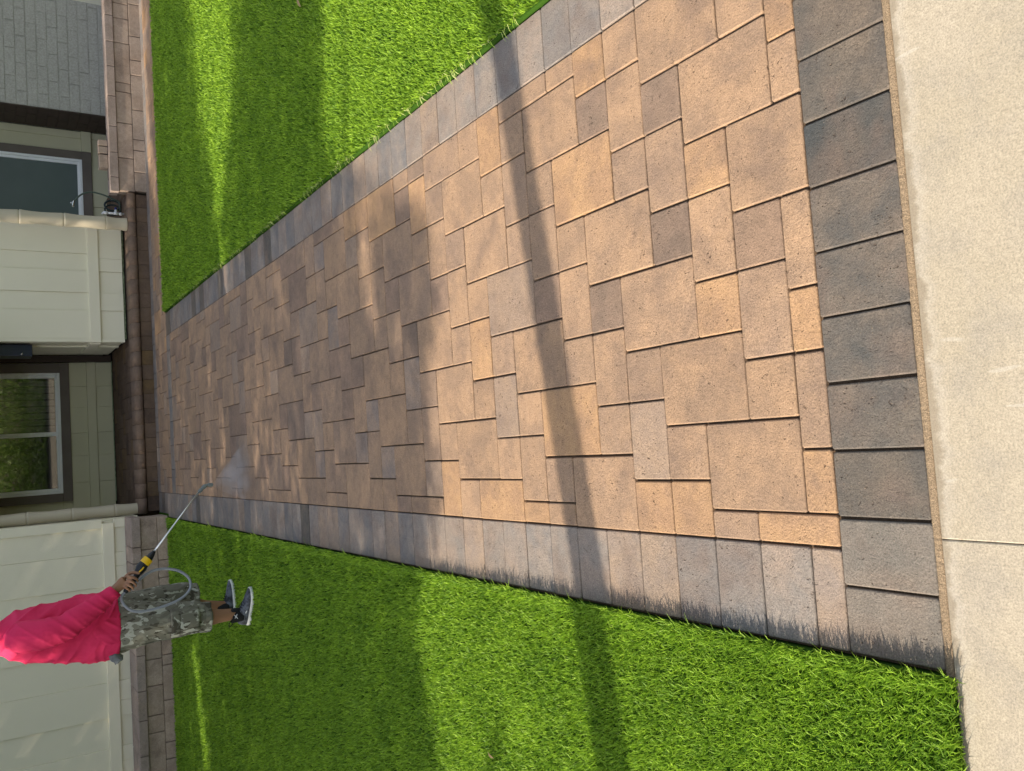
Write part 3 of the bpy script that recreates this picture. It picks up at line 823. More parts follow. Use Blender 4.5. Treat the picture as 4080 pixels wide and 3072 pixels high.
# one continuous body: legs, trunk, arms, hand with five fingers, neck and head
hipN, hipF = (-.735, 4.79, .86), (-.725, 4.95, .86)
body = [
 T([(-.765,4.69,.045), (-.762,4.69,.11), (-.760,4.69,.20), (-.755,4.695,.30), (-.735,4.705,.41), (-.705,4.715,.48), (-.72,4.75,.66), hipN], [.038,.036,.043,.056,.056,.058,.078,.095], sm=3),
 T([(-.765,5.09,.045), (-.760,5.09,.11), (-.750,5.085,.20), (-.730,5.075,.30), (-.680,5.06,.41), (-.650,5.05,.48), (-.69,5.00,.66), hipF], [.038,.036,.043,.056,.056,.058,.078,.095], sm=3),
 T([(-.735,Yc,.78), (-.735,Yc,.90), (-.73,Yc,1.02), (-.725,Yc,1.15), (-.715,Yc,1.28), (-.70,Yc,1.38), (-.685,Yc,1.44), (-.665,Yc,1.49)], [(.13,.14),(.150,.140),(.155,.135),(.145,.130),(.135,.138),(.115,.150),(.085,.10),(.06,.062)], sm=3),
 T([(-.670,Yc,1.46), (-.650,Yc,1.54), (-.632,Yc,1.60)], [.058,.055,.055], sm=3),
 # head
 ball((-.615,Yc,1.665), (.096,.076,.105)), ball((-.575,Yc,1.615), (.052,.050,.055)), ball((-.552,Yc,1.575), (.026,.028,.022)),
 T([(-.538,Yc,1.670), (-.515,Yc,1.640), (-.508,Yc,1.622)], [.010,.014,.012]), ball((-.523,Yc-.013,1.622), (.009,.008,.007)), ball((-.523,Yc+.013,1.622), (.009,.008,.007)),
 T([(-.532,Yc-.022,1.594), (-.524,Yc,1.592), (-.532,Yc+.022,1.594)], [.006,.008,.006], up=Vector((0,0,1))),
 ball((-.545,Yc-.030,1.682), (.014,.020,.008)), ball((-.545,Yc+.030,1.682), (.014,.020,.008)),
 ball((-.635,Yc-.078,1.655), (.018,.010,.030)), ball((-.635,Yc+.078,1.655), (.018,.010,.030)),
 # right arm
 T([(-.695,4.70,1.385), (-.69,4.655,1.32), (-.675,4.61,1.22), (-.638,4.592,1.125), (-.570,4.595,1.00), (-.500,4.602,.90), (-.468,4.603,.858), (-.452,4.603,.838)], [.06,.058,.052,.046,.044,.034,(.031,.024),(.033,.024)], sm=3),
 T([(-.462,4.603,.850), (-.445,4.600,.828), (-.432,4.593,.808)], [(.030,.022),(.038,.021),(.040,.017)], up=Vector((0, 1, 0)), sm=3),
 # left arm
 T([(-.690,5.02,1.385), (-.68,5.07,1.30), (-.66,5.10,1.18), (-.640,5.10,1.08), (-.60,5.05,1.00), (-.575,4.99,.945), (-.568,4.97,.925)], [.06,.056,.050,.045,.042,.032,.030], sm=3),
 T([(-.570,4.975,.93), (-.560,4.955,.90), (-.556,4.94,.875)], [(.034,.02),(.038,.018),(.036,.014)], sm=3),
]
for (a, b, c_, d) in (((-.403,4.582,.802), (-.408,4.562,.782), (-.424,4.560,.752), (-.447,4.578,.741)),
                      ((-.424,4.580,.802), (-.433,4.557,.785), (-.452,4.556,.761), (-.472,4.577,.755)),
                      ((-.443,4.581,.808), (-.455,4.559,.796), (-.472,4.558,.777), (-.488,4.578,.771)),
                      ((-.460,4.584,.818), (-.472,4.565,.812), (-.486,4.564,.796), (-.497,4.580,.789))):
    k = .0088 if a[0] > -.45 else .0076
    body.append(T([a, b, c_, d], [k*1.12, k*1.08, k*.98, k*.80], n=10, sm=3))
body.append(T([(-.428,4.615,.822), (-.398,4.612,.795), (-.385,4.598,.768), (-.390,4.577,.740), (-.393,4.572,.728)], [.013,.0125,.011,.0095,.007], n=10, sm=3))
for i in range(4):
    body.append(T([(-.548-.007*i,4.945+.006*i,.885), (-.540-.006*i,4.93+.006*i,.855), (-.552-.006*i,4.92+.006*i,.835)], [.0085,.0082,.0065], n=8, sm=2))
body.append(T([(-.575,4.96,.91), (-.580,4.94,.885), (-.575,4.925,.865)], [.011,.010,.008], n=8, sm=2))
bo = voxel('body', body, .0042, SK.m, per, 4)
# eyes and hair
EYE = plain('eye_white', (.7, .68, .64, 1), .2, .5, .02); IRIS = plain('iris', (.03, .015, .01, 1), .2, .5, .1)
for s in (-1, 1):
    bm = bmesh.new(); ball((-.541, Yc+s*.031, 1.668), (.0115, .0115, .0115))(bm); e = obj('eye', bm, EYE, per, smooth=True)
    bm = bmesh.new(); ball((-.5315, Yc+s*.031, 1.6655), (.0035, .0055, .0055))(bm); obj('iris', bm, IRIS, e, smooth=True)
HR = NM('hair', .6, .4); HR.color(HR.mix(HR.noise(200, 3, vec=HR.scalev(HR.P, (1, 1, .2))), (.010, .008, .006, 1), (.03, .022, .016, 1))); HR.bump(HR.noise(350, 2, vec=HR.scalev(HR.P, (1, 1, .15))), .8, .003)
hair = voxel('hair', [ball((-.628,Yc,1.692), (.096,.083,.092)), ball((-.660,Yc,1.655), (.068,.079,.085)), T([(-.57,Yc-.05,1.735),(-.545,Yc,1.742),(-.57,Yc+.05,1.735)], [.02,.022,.02])], .006, HR.m, per, 4)
# shirt
SHM = NM('pink_jersey', .75, .25)
c = SHM.mix(SHM.noise(5, 3), (.66, .022, .098, 1), (.73, .032, .125, 1)); SHM.color(c)
SHM.bump(SHM.noise(900, 2), .25, .0006, None)
def fold(u, v, w_, f):
    """ridge-like folds across u, long along v"""
    n_ = noise.noise(Vector((u*f, v*f*.16, w_)))
    return (1-min(1, abs(n_)*2.6))**1.6
def wr(p):
    if p.y < 4.672 or p.y > 5.05:      # sleeves: folds ring the arm, tighter at elbow and cuff
        ax = p.x*.50-p.z*.86; ac = p.x*.86+p.z*.50
        k = .55+.8*math.exp(-((p.z-1.13)/.07)**2)+.6*math.exp(-((p.z-.90)/.06)**2)
        d_ = .0085*k*(fold(ax+.35*ac, ac, 3.0, 16)-.35)
        d_ += .004*(fold(ac*.8+ax*.5, ax, 8.0, 12)-.3)
    else:
        lo = max(0, min(1, (1.04-p.z)/.10))
        diag = fold(p.x*.8+p.z*.6+.25*p.y, -p.x*.6+p.z*.8, 1.0, 13)
        hor = fold(p.z+.10*math.sin(p.x*9), p.x+p.y, 5.0, 17)
        d_ = .011*(diag-.35)*(1-lo) + .0075*(hor-.35)*lo + .004*noise.noise(Vector((p.x*7, p.y*7, p.z*7)))
    return d_ + .0008*noise.noise(Vector((p.x*60, p.y*60, p.z*60)))
shirt = [
 T([(-.742,Yc,.838), (-.740,Yc,.895), (-.734,Yc+.0,.98), (-.732,Yc,1.08), (-.722,Yc,1.20), (-.712,Yc,1.32), (-.700,Yc,1.41), (-.688,Yc,1.465), (-.668,Yc,1.51)], [(.206,.204),(.212,.206),(.220,.190),(.202,.164),(.184,.168),(.172,.192),(.148,.175),(.115,.105),(.068,.070)], n=32, sm=4),
 T([(-.70,4.74,1.40), (-.692,4.675,1.355), (-.680,4.612,1.25), (-.655,4.592,1.150), (-.612,4.588,1.075), (-.560,4.592,.985), (-.505,4.600,.905), (-.478,4.602,.870)], [.085,.098,.090,.080,.073,.062,.050,.043], sm=4),
 T([(-.69,4.98,1.40), (-.685,5.045,1.35), (-.665,5.10,1.22), (-.640,5.10,1.11), (-.605,5.06,1.03), (-.580,5.00,.965), (-.574,4.985,.95)], [.08,.092,.085,.076,.068,.052,.045], sm=4),
]
sh = voxel('shirt', shirt, .0065, SHM.m, per, 3, wr)
# shorts
CA = NM('camouflage', .85, .2)
v1 = CA.noise(12, 2, .5, vec=CA.scalev(CA.P, (1, 1, .62)), dist=1.1); v2 = CA.noise(15, 2, .5, w=7.0, vec=CA.scalev(CA.P, (1, 1, .6)), dist=1.3); v3 = CA.noise(18, 2, .5, w=3.0, vec=CA.scalev(CA.P, (1, 1, .6)), dist=1.4)
c = CA.mix(CA.ramp(v1, [(.47, 0.0), (.49, 1.0)]), (.215, .21, .165, 1), (.165, .16, .125, 1))
c = CA.mix(CA.ramp(v2, [(.56, 0.0), (.58, 1.0)]), c, (.080, .073, .055, 1))
c = CA.mix(CA.ramp(v3, [(.57, 0.0), (.59, 1.0)]), c, (.43, .435, .37, 1))
CA.color(c); CA.bump(CA.math('ADD', CA.noise(700, 2), CA.math('MULTIPLY', CA.noise(30, 3), 2.5)), .5, .002)
def leg(pts, rad, hem):
    pts = [pts[0]] + pts; rad = [(rad[0][0]-.012, rad[0][1]-.012)] + rad
    x, y, z = pts[0]
    inner = [(x, y, z+.07), (x, y, z+.004)]; ir = [(rad[0][0]-.002, rad[0][1]-.002), (rad[0][0], rad[0][1])]
    return T(inner + [(x, y, z)] + pts[1:], ir + [(rad[1][0]-.004, rad[1][1]-.004)] + rad[1:], n=28)
def wr2(p):
    a = (1-abs(noise.noise(Vector((p.x*14+p.z*3, p.y*9, p.z*7)))))**3
    hem = .003 if (abs(p.z-.325) < .0025) else 0
    return .008*(a-.5) + .0015*noise.noise(p*45) - hem
shorts = [
 leg([(-.754,4.705,.285), (-.747,4.71,.36), (-.738,4.72,.50), (-.737,4.745,.63), (-.738,4.775,.75), (-.738,4.80,.84)], [(.098,.090),(.104,.096),(.118,.112),(.132,.124),(.150,.132),(.17,.13)], 0),
 leg([(-.672,5.07,.285), (-.664,5.07,.36), (-.668,5.055,.46), (-.690,5.02,.60), (-.715,4.97,.74), (-.73,4.93,.84)], [(.098,.092),(.108,.098),(.118,.112),(.140,.125),(.158,.132),(.17,.13)], 0),
 T([(-.738,Yc,.72), (-.738,Yc,.80), (-.739,Yc,.88), (-.740,Yc,.92)], [(.14,.14),(.180,.172),(.188,.174),(.170,.165)], n=28, sm=3),
]
so = voxel('shorts', shorts, .0055, CA.m, per, 3, wr2)
# cargo pocket, flap and seams lie on the near leg
bm = bmesh.new()
def onleg(u, z, d=0.0):
    cx = -.738; rx, ry = (.128, .118) if z < .6 else (.14, .124)
    cy = 4.722 if z < .56 else 4.722+(z-.56)*.25
    return (cx+rx*math.sin(u)*1.0, cy-(ry+.007+d)*math.cos(u), z)
def patch(bm, u0, u1, z0, z1, d):
    n_, k_ = 8, 8; g_ = [[bm.verts.new(onleg(u0+(u1-u0)*i/n_, z0+(z1-z0)*j/k_, d + (.004 if 0 < i < n_ and 0 < j < k_ else 0)+.0015*noise.noise(Vector((i*.7, j*.7, z0*9))))) for j in range(k_+1)] for i in range(n_+1)]
    for i in range(n_):
        for j in range(k_): bm.faces.new((g_[i][j], g_[i+1][j], g_[i+1][j+1], g_[i][j+1]))
patch(bm, -.75, .62, .375, .500, .002)
pk = obj('cargo_pocket', bm, CA.m, so, smooth=True); q_ = pk.modifiers.new('s', 'SOLIDIFY'); q_.thickness = .012
bm = bmesh.new(); patch(bm, -.80, .66, .495, .548, .007)
pk = obj('pocket_flap', bm, CA.m, so, smooth=True); q_ = pk.modifiers.new('s', 'SOLIDIFY'); q_.thickness = .008
RAG = plain('grey_cloth', (.19, .205, .215, 1), .85, .2, .3, 30, .002)
bm = bmesh.new(); T([(-.905,4.74,.90), (-.915,4.735,.875), (-.925,4.735,.852), (-.945,4.735,.862), (-.962,4.74,.866)], [.012,.028,.030,.020,.006], sm=4)(bm)
for v in bm.verts: v.co += Vector((noise.noise(v.co*40), noise.noise(v.co*40+Vector((5,0,0))), noise.noise(v.co*38+Vector((0,9,0)))))*.012
rg = tag(obj('cloth', bm, RAG, None, smooth=True), 'grey rag tucked in the back pocket of the shorts', 'rag')
# shoes
SHO = NM('shoe_knit', .7, .3); SHO.color(SHO.mix(SHO.ramp(SHO.noise(26, 3, .6), [(.4, 0.0), (.6, 1.0)]), (.022, .025, .031, 1), (.115, .13, .16, 1))); SHO.bump(SHO.noise(500, 2), .6, .0015)
BLK = plain('black_knit', (.010, .010, .012, 1), .75, .3, .2, 20, .001)
SOLE = plain('white_sole', (.66, .67, .66, 1), .5, .4, .08, 12)
def shoe(hx, hy, tx, ty, lift=0.0):
    d = Vector((tx-hx, ty-hy, 0)); L_ = d.length; d.normalize(); s = Vector((-d.y, d.x, 0)); o_ = Vector((hx, hy, lift))
    root = None
    st_ = [(0,.018,.060),(.03,.031,.082),(.10,.037,.092),(.22,.039,.098),(.34,.040,.098),(.46,.043,.080),(.60,.047,.063),(.74,.0485,.052),(.86,.044,.044),(.95,.032,.036),(1.0,.012,.028)]
    bm = bmesh.new(); rings = []
    for (t, w_, h) in st_:
        c_ = o_+d*(t*L_)
        rings.append([bm.verts.new(c_+s*w_*math.copysign(abs(math.cos(a))**.75, math.cos(a))*(1.0 if math.sin(a) < .5 else 1-.25*(math.sin(a)-.5))+Vector((0, 0, .018+(h-.018)*max(0, math.sin(a))**.85))) for a in [math.pi*k/14 for k in range(15)]])
    for i in range(len(rings)-1):
        for k in range(14): bm.faces.new((rings[i][k], rings[i][k+1], rings[i+1][k+1], rings[i+1][k]))
        bm.faces.new((rings[i][0], rings[i+1][0], rings[i+1][14], rings[i][14]))
    bm.faces.new(rings[0]); bm.faces.new(rings[-1][::-1])
    root = obj('shoe', bm, SHO.m, per, smooth=True); sb = root.modifiers.new('s', 'SUBSURF'); sb.levels = sb.render_levels = 1
    bm = bmesh.new(); A_ = []
    for z, k in ((.0, .94), (.004, 1.04), (.016, 1.08), (.024, 1.02)):
        rr = []
        for (t, w_, h) in st_: rr.append((t, w_*k+.001))
        zz = lambda t: z + (.010*max(0, t-.8)/.2 if z < .01 else .004*max(0, t-.8)/.2) + (.006 if t < .12 and z > .01 else 0)
        A_.append([bm.verts.new(o_+d*((t-.5)*L_*(1+.02*k)+.5*L_)+s*w_+Vector((0, 0, zz(t)))) for t, w_ in rr]+[bm.verts.new(o_+d*((t-.5)*L_*(1+.02*k)+.5*L_)-s*w_+Vector((0, 0, zz(t)))) for t, w_ in rr[::-1]])
    n_ = len(A_[0])
    for i in range(3):
        for k in range(n_): bm.faces.new((A_[i][k], A_[i][(k+1) % n_], A_[i+1][(k+1) % n_], A_[i+1][k]))
    bm.faces.new(A_[0][::-1]); bm.faces.new(A_[3])
    obj('sole', bm, SOLE, root, smooth=False)
    c0 = o_+d*(.27*L_)
    bm = bmesh.new(); T([c0+Vector((0, 0, .055)), c0+Vector((0, 0, .095)), c0-d*.004+Vector((0, 0, .128)), c0-d*.004+Vector((0, 0, .131))], [(.050,.040),(.048,.040),(.046,.040),(.042,.036)], up=s, n=20, sm=3)(bm)
    T([c0+d*.035+Vector((0, 0, .07)), c0+d*.046+Vector((0, 0, .115)), c0+d*.042+Vector((0, 0, .142))], [(.020,.016),(.016,.018),(.006,.014)], up=s, n=12, sm=3)(bm)
    obj('collar', bm, BLK, root, smooth=True)
    bm = bmesh.new()
    for k in range(5):
        t = .42+.055*k; z = .098-.0105*k
        tube(bm, spline([o_+d*(t*L_)-s*.026+Vector((0, 0, z-.008)), o_+d*(t*L_)+Vector((0, 0, z+.006)), o_+d*(t*L_)+s*.026+Vector((0, 0, z-.008))]), .0022, 6)
    obj('laces', bm, BLK, root, smooth=True)
    return root, o_, d, s, L_
LOGO = plain('white_print', (.75, .75, .76, 1), .5, .3, .02)
rt1, o_, d, s, L_ = shoe(-.842, 4.728, -.592, 4.592, .017)
c0 = o_+d*(.27*L_)-s*.0415+Vector((0, 0, .108))
bm = bmesh.new()
tube(bm, spline([c0+d*.030-s*-.012+Vector((0,0,.012)), c0+d*.022+s*.006+Vector((0,0,.003)), c0+d*.034+s*.012+Vector((0,0,-.006))]), .0024, 6)
tube(bm, spline([c0+d*.012+Vector((0,0,.010)), c0+d*.019+s*.003+Vector((0,0,.001)), c0+d*.006-s*.001+Vector((0,0,-.008))]), .0024, 6)
obj('emblem', bm, LOGO, rt1, smooth=True)
c1 = o_+d*(.42*L_)-s*.0445+Vector((0, 0, .050))
bm = bmesh.new(); tube(bm, [c1, c1+d*.018+Vector((0, 0, -.006))], .0035, 8); obj('tag', bm, LOGO, rt1)
bm = bmesh.new(); tube(bm, spline([c0-d*.03+Vector((0,0,.02)), c0-d*.045+Vector((0,0,.045))-s*.012, c0-d*.01+Vector((0,0,.048))-s*.014, c0+d*.01+Vector((0,0,.022))]), .0028, 8); obj('pull_loop', bm, BLK, rt1, smooth=True)
shoe(-.850, 5.060, -.592, 5.135, .017)
# ------------------------------------------------------------------ spray wand
BP = plain('black_plastic', (.012, .014, .020, 1), .42, .4, .1, 10)
YE = plain('yellow_plastic', (.80, .50, .010, 1), .4, .4, .04, 8)
STL = plain('brushed_steel', (.78, .80, .80, 1), .38, .5, .05, 8, 0, 1.0)
GRY = plain('grey_plastic', (.16, .19, .19, 1), .45, .4, .1, 10)
wd = tag(empty('spray_wand', (-.36, 4.60, .72)), 'black and yellow pressure washer wand with steel lance held by the worker', 'spray wand')
bm = bmesh.new(); T([(-.503,4.60,.816), (-.490,4.60,.806), (-.448,4.60,.773), (-.408,4.60,.744), (-.385,4.60,.733), (-.360,4.60,.716), (-.340,4.60,.697), (-.326,4.602,.684)], [.014,.0165,.0165,.0185,.025,.031,.030,.027], n=20, sm=4)(bm)
T([(-.405,4.60,.728), (-.385,4.60,.705), (-.372,4.60,.692), (-.355,4.60,.690)], [.008,.010,.010,.012], n=10, sm=3)(bm)
obj('handle', bm, BP, wd, smooth=True)
bm = bmesh.new(); tube(bm, [(-.341,4.60,.698), (-.339,4.60,.696), (-.312,4.603,.669), (-.3105,4.603,.6675)], [.027,.0315,.0305,.027], 28); obj('collar', bm, YE, wd, smooth=False, bevel=.001)
bm = bmesh.new(); tube(bm, spline([(-.313,4.603,.670), (-.298,4.604,.657), (-.280,4.606,.642), (-.270,4.608,.634)], 4), [.024,.0235,.023,.022,.021,.0195,.018,.0165,.015,.013,.0115,.011,.0105], 20); obj('nose_cone', bm, BP, wd, smooth=True)
bm = bmesh.new(); tube(bm, spline([(-.384,4.573,.733), (-.370,4.567,.716), (-.356,4.5685,.704)], 5), [.002,.004,.0045,.0045,.0045,.0045,.0045,.0045,.0045,.004,.002], 10); obj('trigger_lock', bm, YE, wd, smooth=True)
bm = bmesh.new(); tube(bm, [(-.275,4.607,.638), (.086,4.68,.322)], .0062, 16); obj('lance', bm, STL, wd, smooth=True)
bm = bmesh.new(); tube(bm, [(.080,4.679,.327), (.0815,4.679,.3255), (.098,4.68,.3085), (.0995,4.68,.307)], [.009,.0125,.0125,.009], 18); tube(bm, [(.099,4.68,.308), (.106,4.68,.300)], .0095, 18)
tube(bm, [(.104,4.68,.302), (.106,4.68,.300), (.120,4.68,.283), (.122,4.68,.281)], [.010,.0135,.0135,.010], 18)
tube(bm, spline([(.120,4.68,.284), (.124,4.68,.273), (.124,4.68,.262)], 4), .009, 18); tube(bm, [(.124,4.68,.264), (.124,4.68,.262), (.122,4.68,.236), (.1215,4.68,.233)], [.010,.0125,.0125,.009], 18)
obj('nozzle', bm, GRY, wd, smooth=False, bevel=.0008)
HG = plain('grey_hose', (.24, .26, .30, 1), .38, .5, .05, 20)
loop = [(-.500,4.60,.814),(-.519,4.598,.832),(-.541,4.59,.838),(-.574,4.575,.826),(-.610,4.565,.794),(-.628,4.56,.746),(-.631,4.56,.697),(-.625,4.56,.637),(-.614,4.56,.576),(-.595,4.565,.509),(-.568,4.575,.457),(-.530,4.59,.424),(-.481,4.605,.424),(-.446,4.62,.446),(-.416,4.632,.487),(-.398,4.637,.537),(-.391,4.64,.588),(-.395,4.64,.638),(-.417,4.64,.689),(-.448,4.638,.730),(-.480,4.633,.762),(-.497,4.62,.79),(-.492,4.604,.808)]
bm = bmesh.new(); tube(bm, spline(loop, 6), .0088, 16); obj('hose_loop', bm, HG, wd, smooth=True)
# water mist leaving the nozzle
bm = bmesh.new(); rings = []
for k in range(9):
    t = k/8; z = .232*(1-t)+.004; cx = .121+.07*t; cy = 4.68+.05*t; rx = .004+.20*t**.9; ry = .004+.20*t
    rings.append([bm.verts.new((cx+rx*math.cos(a), cy+ry*math.sin(a), z)) for a in [2*math.pi*i/28 for i in range(28)]])
for i in range(8):
    for k in range(28): bm.faces.new((rings[i][k], rings[i][(k+1) % 28], rings[i+1][(k+1) % 28], rings[i+1][k]))
bm.faces.new(rings[0][::-1]); bm.faces.new(rings[-1])
mi = bpy.data.materials.new('mist'); mi.use_nodes = True; nn = mi.node_tree; nn.nodes.remove(nn.nodes['Principled BSDF'])
pvn = nn.nodes.new('ShaderNodeVolumePrincipled'); pvn.inputs['Color'].default_value = (.93, .93, .97, 1); pvn.inputs['Density'].default_value = .9
tcn = nn.nodes.new('ShaderNodeTexCoord'); nzn = nn.nodes.new('ShaderNodeTexNoise'); nzn.inputs['Scale'].default_value = 7; nn.links.new(tcn.outputs['Object'], nzn.inputs['Vector'])
rpn = nn.nodes.new('ShaderNodeMapRange'); rpn.inputs[1].default_value = .4; rpn.inputs[2].default_value = .65; rpn.inputs[3].default_value = .5; rpn.inputs[4].default_value = 3.4; nn.links.new(nzn.outputs[0], rpn.inputs[0]); nn.links.new(rpn.outputs[0], pvn.inputs['Density'])
nn.links.new(pvn.outputs[0], nn.nodes['Material Output'].inputs['Volume'])
tag(obj('water_mist', bm, mi), 'fine fan of water mist sprayed onto the walkway', 'mist', kind='stuff')


# ------------------------------------------------------------------ trees that shade the garden (they stand left of the picture)
BARK = plain('bark', (.09, .065, .045, 1), .95, .1, .3, 8, .02)
lm = NM('tree_leaf', .5, .3)
c = lm.mix(lm.noise(1.5, 3), (.035, .075, .015, 1), (.085, .14, .03, 1)); lm.color(c)
tr = lm.node('ShaderNodeBsdfTranslucent'); lm.link(c, tr.inputs['Color']); mx = lm.node('ShaderNodeMixShader'); mx.inputs[0].default_value = .3
lm.link(lm.b.outputs[0], mx.inputs[1]); lm.link(tr.outputs[0], mx.inputs[2]); lm.link(mx.outputs[0], lm.n['Material Output'].inputs[0])
LEAF = lm.m
SX, SY = .11, SDIR.z/(-SDIR.x)        # per metre travelled towards the sun in -x: y falls by SX, z rises by SY
def leaf_mesh(name, pts, size, parent, seed=1, mat=None):
    r_ = np.random.default_rng(seed); n = len(pts); pts = np.asarray(pts)
    a = r_.normal(size=(n, 3)); a /= np.linalg.norm(a, axis=1)[:, None]
    b = np.cross(a, r_.normal(size=(n, 3))); b /= np.linalg.norm(b, axis=1)[:, None]
    sz = size*r_.uniform(.6, 1.3, n)[:, None]
    V = np.stack([pts-a*sz, pts+b*sz*.42-a*sz*.1, pts+a*sz, pts-b*sz*.42+a*sz*.1], 1).astype(np.float32)
    me = bpy.data.meshes.new(name); me.vertices.add(n*4); me.vertices.foreach_set('co', V.ravel())
    me.loops.add(n*4); me.loops.foreach_set('vertex_index', np.arange(n*4, dtype=np.int32))
    me.polygons.add(n); me.polygons.foreach_set('loop_start', (np.arange(n)*4).astype(np.int32)); me.update(calc_edges=True)
    return link(name, me, mat or LEAF, parent)
def seg_gap(x, y, x0, y0, x1, y1, wdt):
    """soft gap along a line on the ground"""
    t = np.clip(((x-x0)*(x1-x0)+(y-y0)*(y1-y0))/((x1-x0)**2+(y1-y0)**2), 0, 1)
    d = np.hypot(x-x0-t*(x1-x0), (y-y0-t*(y1-y0)))
    return np.exp(-(d/wdt)**2)
def shade(x, y):
    edge = np.interp(x, [-5, -2.2, -.93, -.46, .03, .5, .95, 1.3, 1.9, 2.6, 4], [1.55, 1.72, 1.95, 2.16, 1.86, 1.93, 1.72, 1.9, 2.85, 2.80, 2.75])
    s = np.clip((y-edge)/.16+.5, 0, 1)
    nz = np.array([noise.noise(Vector((a*1.1, b*3.4, 2.0))) for a, b in zip(x, y)])
    soft = .30*np.exp(-(((x-.35)/.5)**2+((y-4.0)/1.3)**2))
    s = s*(1.0 - np.where(y < 7.6, np.where((x > -.2) & (x < 1.8), 1.0, .5)*np.clip(nz-.17, 0, 1)+soft, 0))
    g_ = .9*seg_gap(x, y, .95, 2.42, 1.45, 2.5, .07) + .6*seg_gap(x, y, .6, 2.05, .8, 2.1, .07) + .45*seg_gap(x, y, 1.3, 2.7, 1.8, 2.75, .12)
    g_ = g_ + .95*seg_gap(x, y, -2.6, 6.05, -1.35, 6.48, .14) + .4*seg_gap(x, y, -1.3, 6.5, -.5, 6.6, .08)
    g_ = g_ + .95*seg_gap(x, y, 2.25, 5.0, 3.1, 4.95, .17) + 1.0*seg_gap(x, y, 2.9, 4.9, 4.6, 5.0, .46) + 1.0*seg_gap(x, y, 3.5, 5.0, 5.5, 5.3, .62) + 1.0*seg_gap(x, y, 1.25, 5.06, 1.75, 5.04, .2)+.4*seg_gap(x, y, 1.8, 5.1, 2.3, 5.0, .12)
    g_ = g_ + 1.0*seg_gap(x, y, 3.5, 7.86, 8.5, 7.90, .30) + .8*seg_gap(x, y, 2.2, 7.35, 3.2, 7.5, .05) + .55*seg_gap(x, y, 3.0, 7.6, 3.9, 7.8, .1)
    g_ = g_ + .8*seg_gap(x, y, 2.6, 8.17, 2.95, 8.17, .05)
    return s*np.clip(1-g_, 0, 1)
n = 300000
gx = rng.uniform(-6, 7.5, n); gy = rng.uniform(1.4, 12.5, n)
keep = rng.uniform(0, 1, n) < shade(gx, gy)**1.3
gx, gy = gx[keep], gy[keep]
lx = rng.uniform(-9.2, -4.6, len(gx)); t = gx-lx
ok = t > .6
lx, gy, gx, t = lx[ok], gy[ok], gx[ok], t[ok]
pts = np.stack([lx, gy-SX*t, SY*t], 1)
for (sel, ty, lab) in ((gy < 4.6, 2.6, 'broad tree left of the lawn, nearest the sidewalk'), (gy >= 4.6, 6.4, 'broad tree left of the lawn, beside the house')):
    tr_ = tag(empty('shade_tree', (-7.0, ty, 0)), lab, 'tree', 'shade trees left of the lawn')
    leaf_mesh('crown', pts[sel], .048, tr_, 3)
    bm = bmesh.new()
    tube(bm, spline([(-7, ty, -.1), (-6.95, ty+.03, 1.2), (-7.05, ty, 2.6), (-7, ty, 5)]), [.22-.0045*i for i in range(25)], 14)
    for k in range(9):
        a = k*2.4; z = 1.6+k*.4
        tube(bm, spline([(-7, ty, z), (-7+.8*math.cos(a), ty+.8*math.sin(a), z+.7), (-7+1.9*math.cos(a), ty+1.9*math.sin(a), z+1.8)]), [.07-.0035*i for i in range(17)], 8)
    obj('trunk', bm, BARK, tr_, smooth=True)
# slim tree whose trunk throws the long shadow across the walk
st_ = tag(empty('slim_tree', (-3.25, .40, 0)), 'slim street tree with a bare trunk left of the walkway, near the sidewalk', 'tree')
bm = bmesh.new(); tube(bm, spline([(-3.25, .395, -.1), (-3.25, .45, 1.0), (-3.27, .52, 2.2), (-3.25, .60, 3.4), (-3.2, .70, 4.8), (-3.2, .75, 6.2)]), [.098-.0010*i for i in range(41)], 18)
for k in range(10):
    a = k*2.4; z = 4.4+k*.17
    tube(bm, spline([(-3.22, .66, z), (-3.22+.5*math.cos(a), .66+.5*math.sin(a), z+.5), (-3.22+1.0*math.cos(a), .66+1.0*math.sin(a), z+1.3)]), [.03-.0016*i for i in range(17)], 6)
obj('trunk', bm, BARK, st_, smooth=True)
q = rng.normal(size=(5200, 3)); q /= np.linalg.norm(q, axis=1)[:, None]; q *= (rng.uniform(0, 1, 5200)**.4)[:, None]
leaf_mesh('crown', q*np.array([1.35, 1.35, 1.2])+np.array([-3.2, .75, 6.3]), .08, st_, 9)
hm = NM('hedge_leaf', .45, .4); hm.color(hm.mix(hm.noise(1.7, 4), (.14, .30, .04, 1), (.50, .62, .14, 1))); HLEAF = hm.m
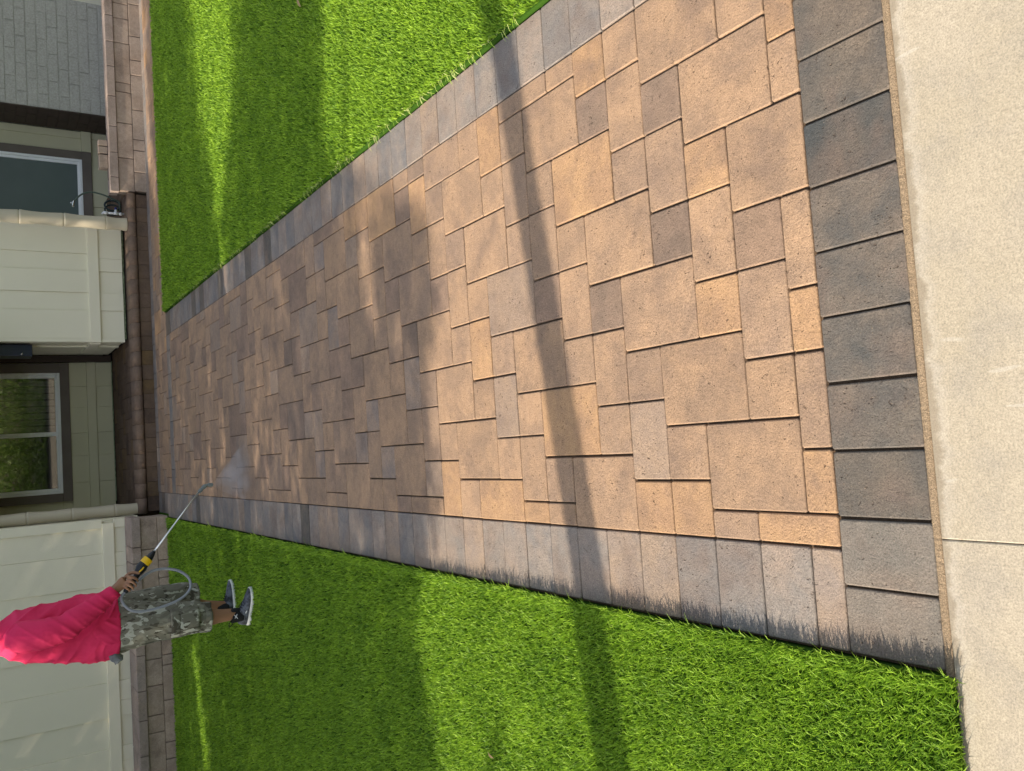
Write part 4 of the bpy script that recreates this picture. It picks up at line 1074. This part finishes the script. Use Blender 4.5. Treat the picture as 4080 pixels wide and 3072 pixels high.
# unseen trees added to keep low sky off the porch; hedge mirrored in windows
for i, (x, lab) in enumerate(((-9, 'leafy tree added across the road to block sky, leftmost'), (-4, 'leafy tree added across the road to block sky, opposite the left lawn'), (1, 'leafy tree added across the road to block sky, opposite the walkway'), (6, 'leafy tree added across the road to block sky, opposite the right lawn'), (11, 'leafy tree added across the road to block sky, rightmost'))):
    t2 = tag(empty('sky_block_tree', (x, -13, 0)), lab, 'tree', 'unseen trees added to block low sky')
    q = rng.normal(size=(9000, 3)); q /= np.linalg.norm(q, axis=1)[:, None]; q *= (rng.uniform(0, 1, 9000)**.4)[:, None]
    leaf_mesh('crown', q*np.array([3.1, 2.4, 3.0])+np.array([x, -13, 3.9]), .13, t2, 20+i, HLEAF)
    bm = bmesh.new(); tube(bm, spline([(x, -13, -.1), (x+.1, -13, 1.5), (x, -13.1, 3.5), (x, -13, 6)]), [.2-.006*k for k in range(25)], 12)
    obj('trunk', bm, BARK, t2, smooth=True)
hd = tag(empty('hedge', (0, -3.4, 0)), 'low clipped hedge between the sidewalk and the road', 'hedge')
q = np.stack([rng.uniform(-5, 7, 30000), rng.uniform(-3.9, -2.9, 30000), np.abs(rng.uniform(-.03, 1.05, 30000))], 1)
leaf_mesh('foliage', q, .045, hd, 15, HLEAF)
# a few fallen leaves on the turf
lf = plain('dry_leaf', (.30, .21, .11, 1), .7, .2, .25, 60, .001)
for i, (x, y, a, k, lab) in enumerate(((2.775, 3.06, .3, 1.0, 'dry tan leaf on the right lawn near the picture edge'), (-.86, 1.48, 1.2, .45, 'small pale dry leaf on the sunlit left lawn'), (-1.75, 3.1, 2.1, .5, 'small tan dry leaf on the shaded left lawn'))):
    bm = bmesh.new(); L_ = .045*k; prev = None
    for j in range(9):
        t = j/8; w_ = .3*L_*math.sin(math.pi*min(1, t*1.02))**.8*(1-.35*t); X_ = (t-.5)*2*L_; z = .036+.010*k*math.sin(t*3)
        row = [bm.verts.new((x+math.cos(a)*X_-math.sin(a)*u*w_, y+math.sin(a)*X_+math.cos(a)*u*w_, z+abs(u)*.35*w_)) for u in (-1, -.5, 0, .5, 1)]
        if prev:
            for c_ in range(4): bm.faces.new((prev[c_], prev[c_+1], row[c_+1], row[c_]))
        prev = row
    o = tag(obj('fallen_leaf', bm, lf, smooth=True), lab, 'leaf', 'fallen leaves on the turf'); q_ = o.modifiers.new('s', 'SOLIDIFY'); q_.thickness = .0008
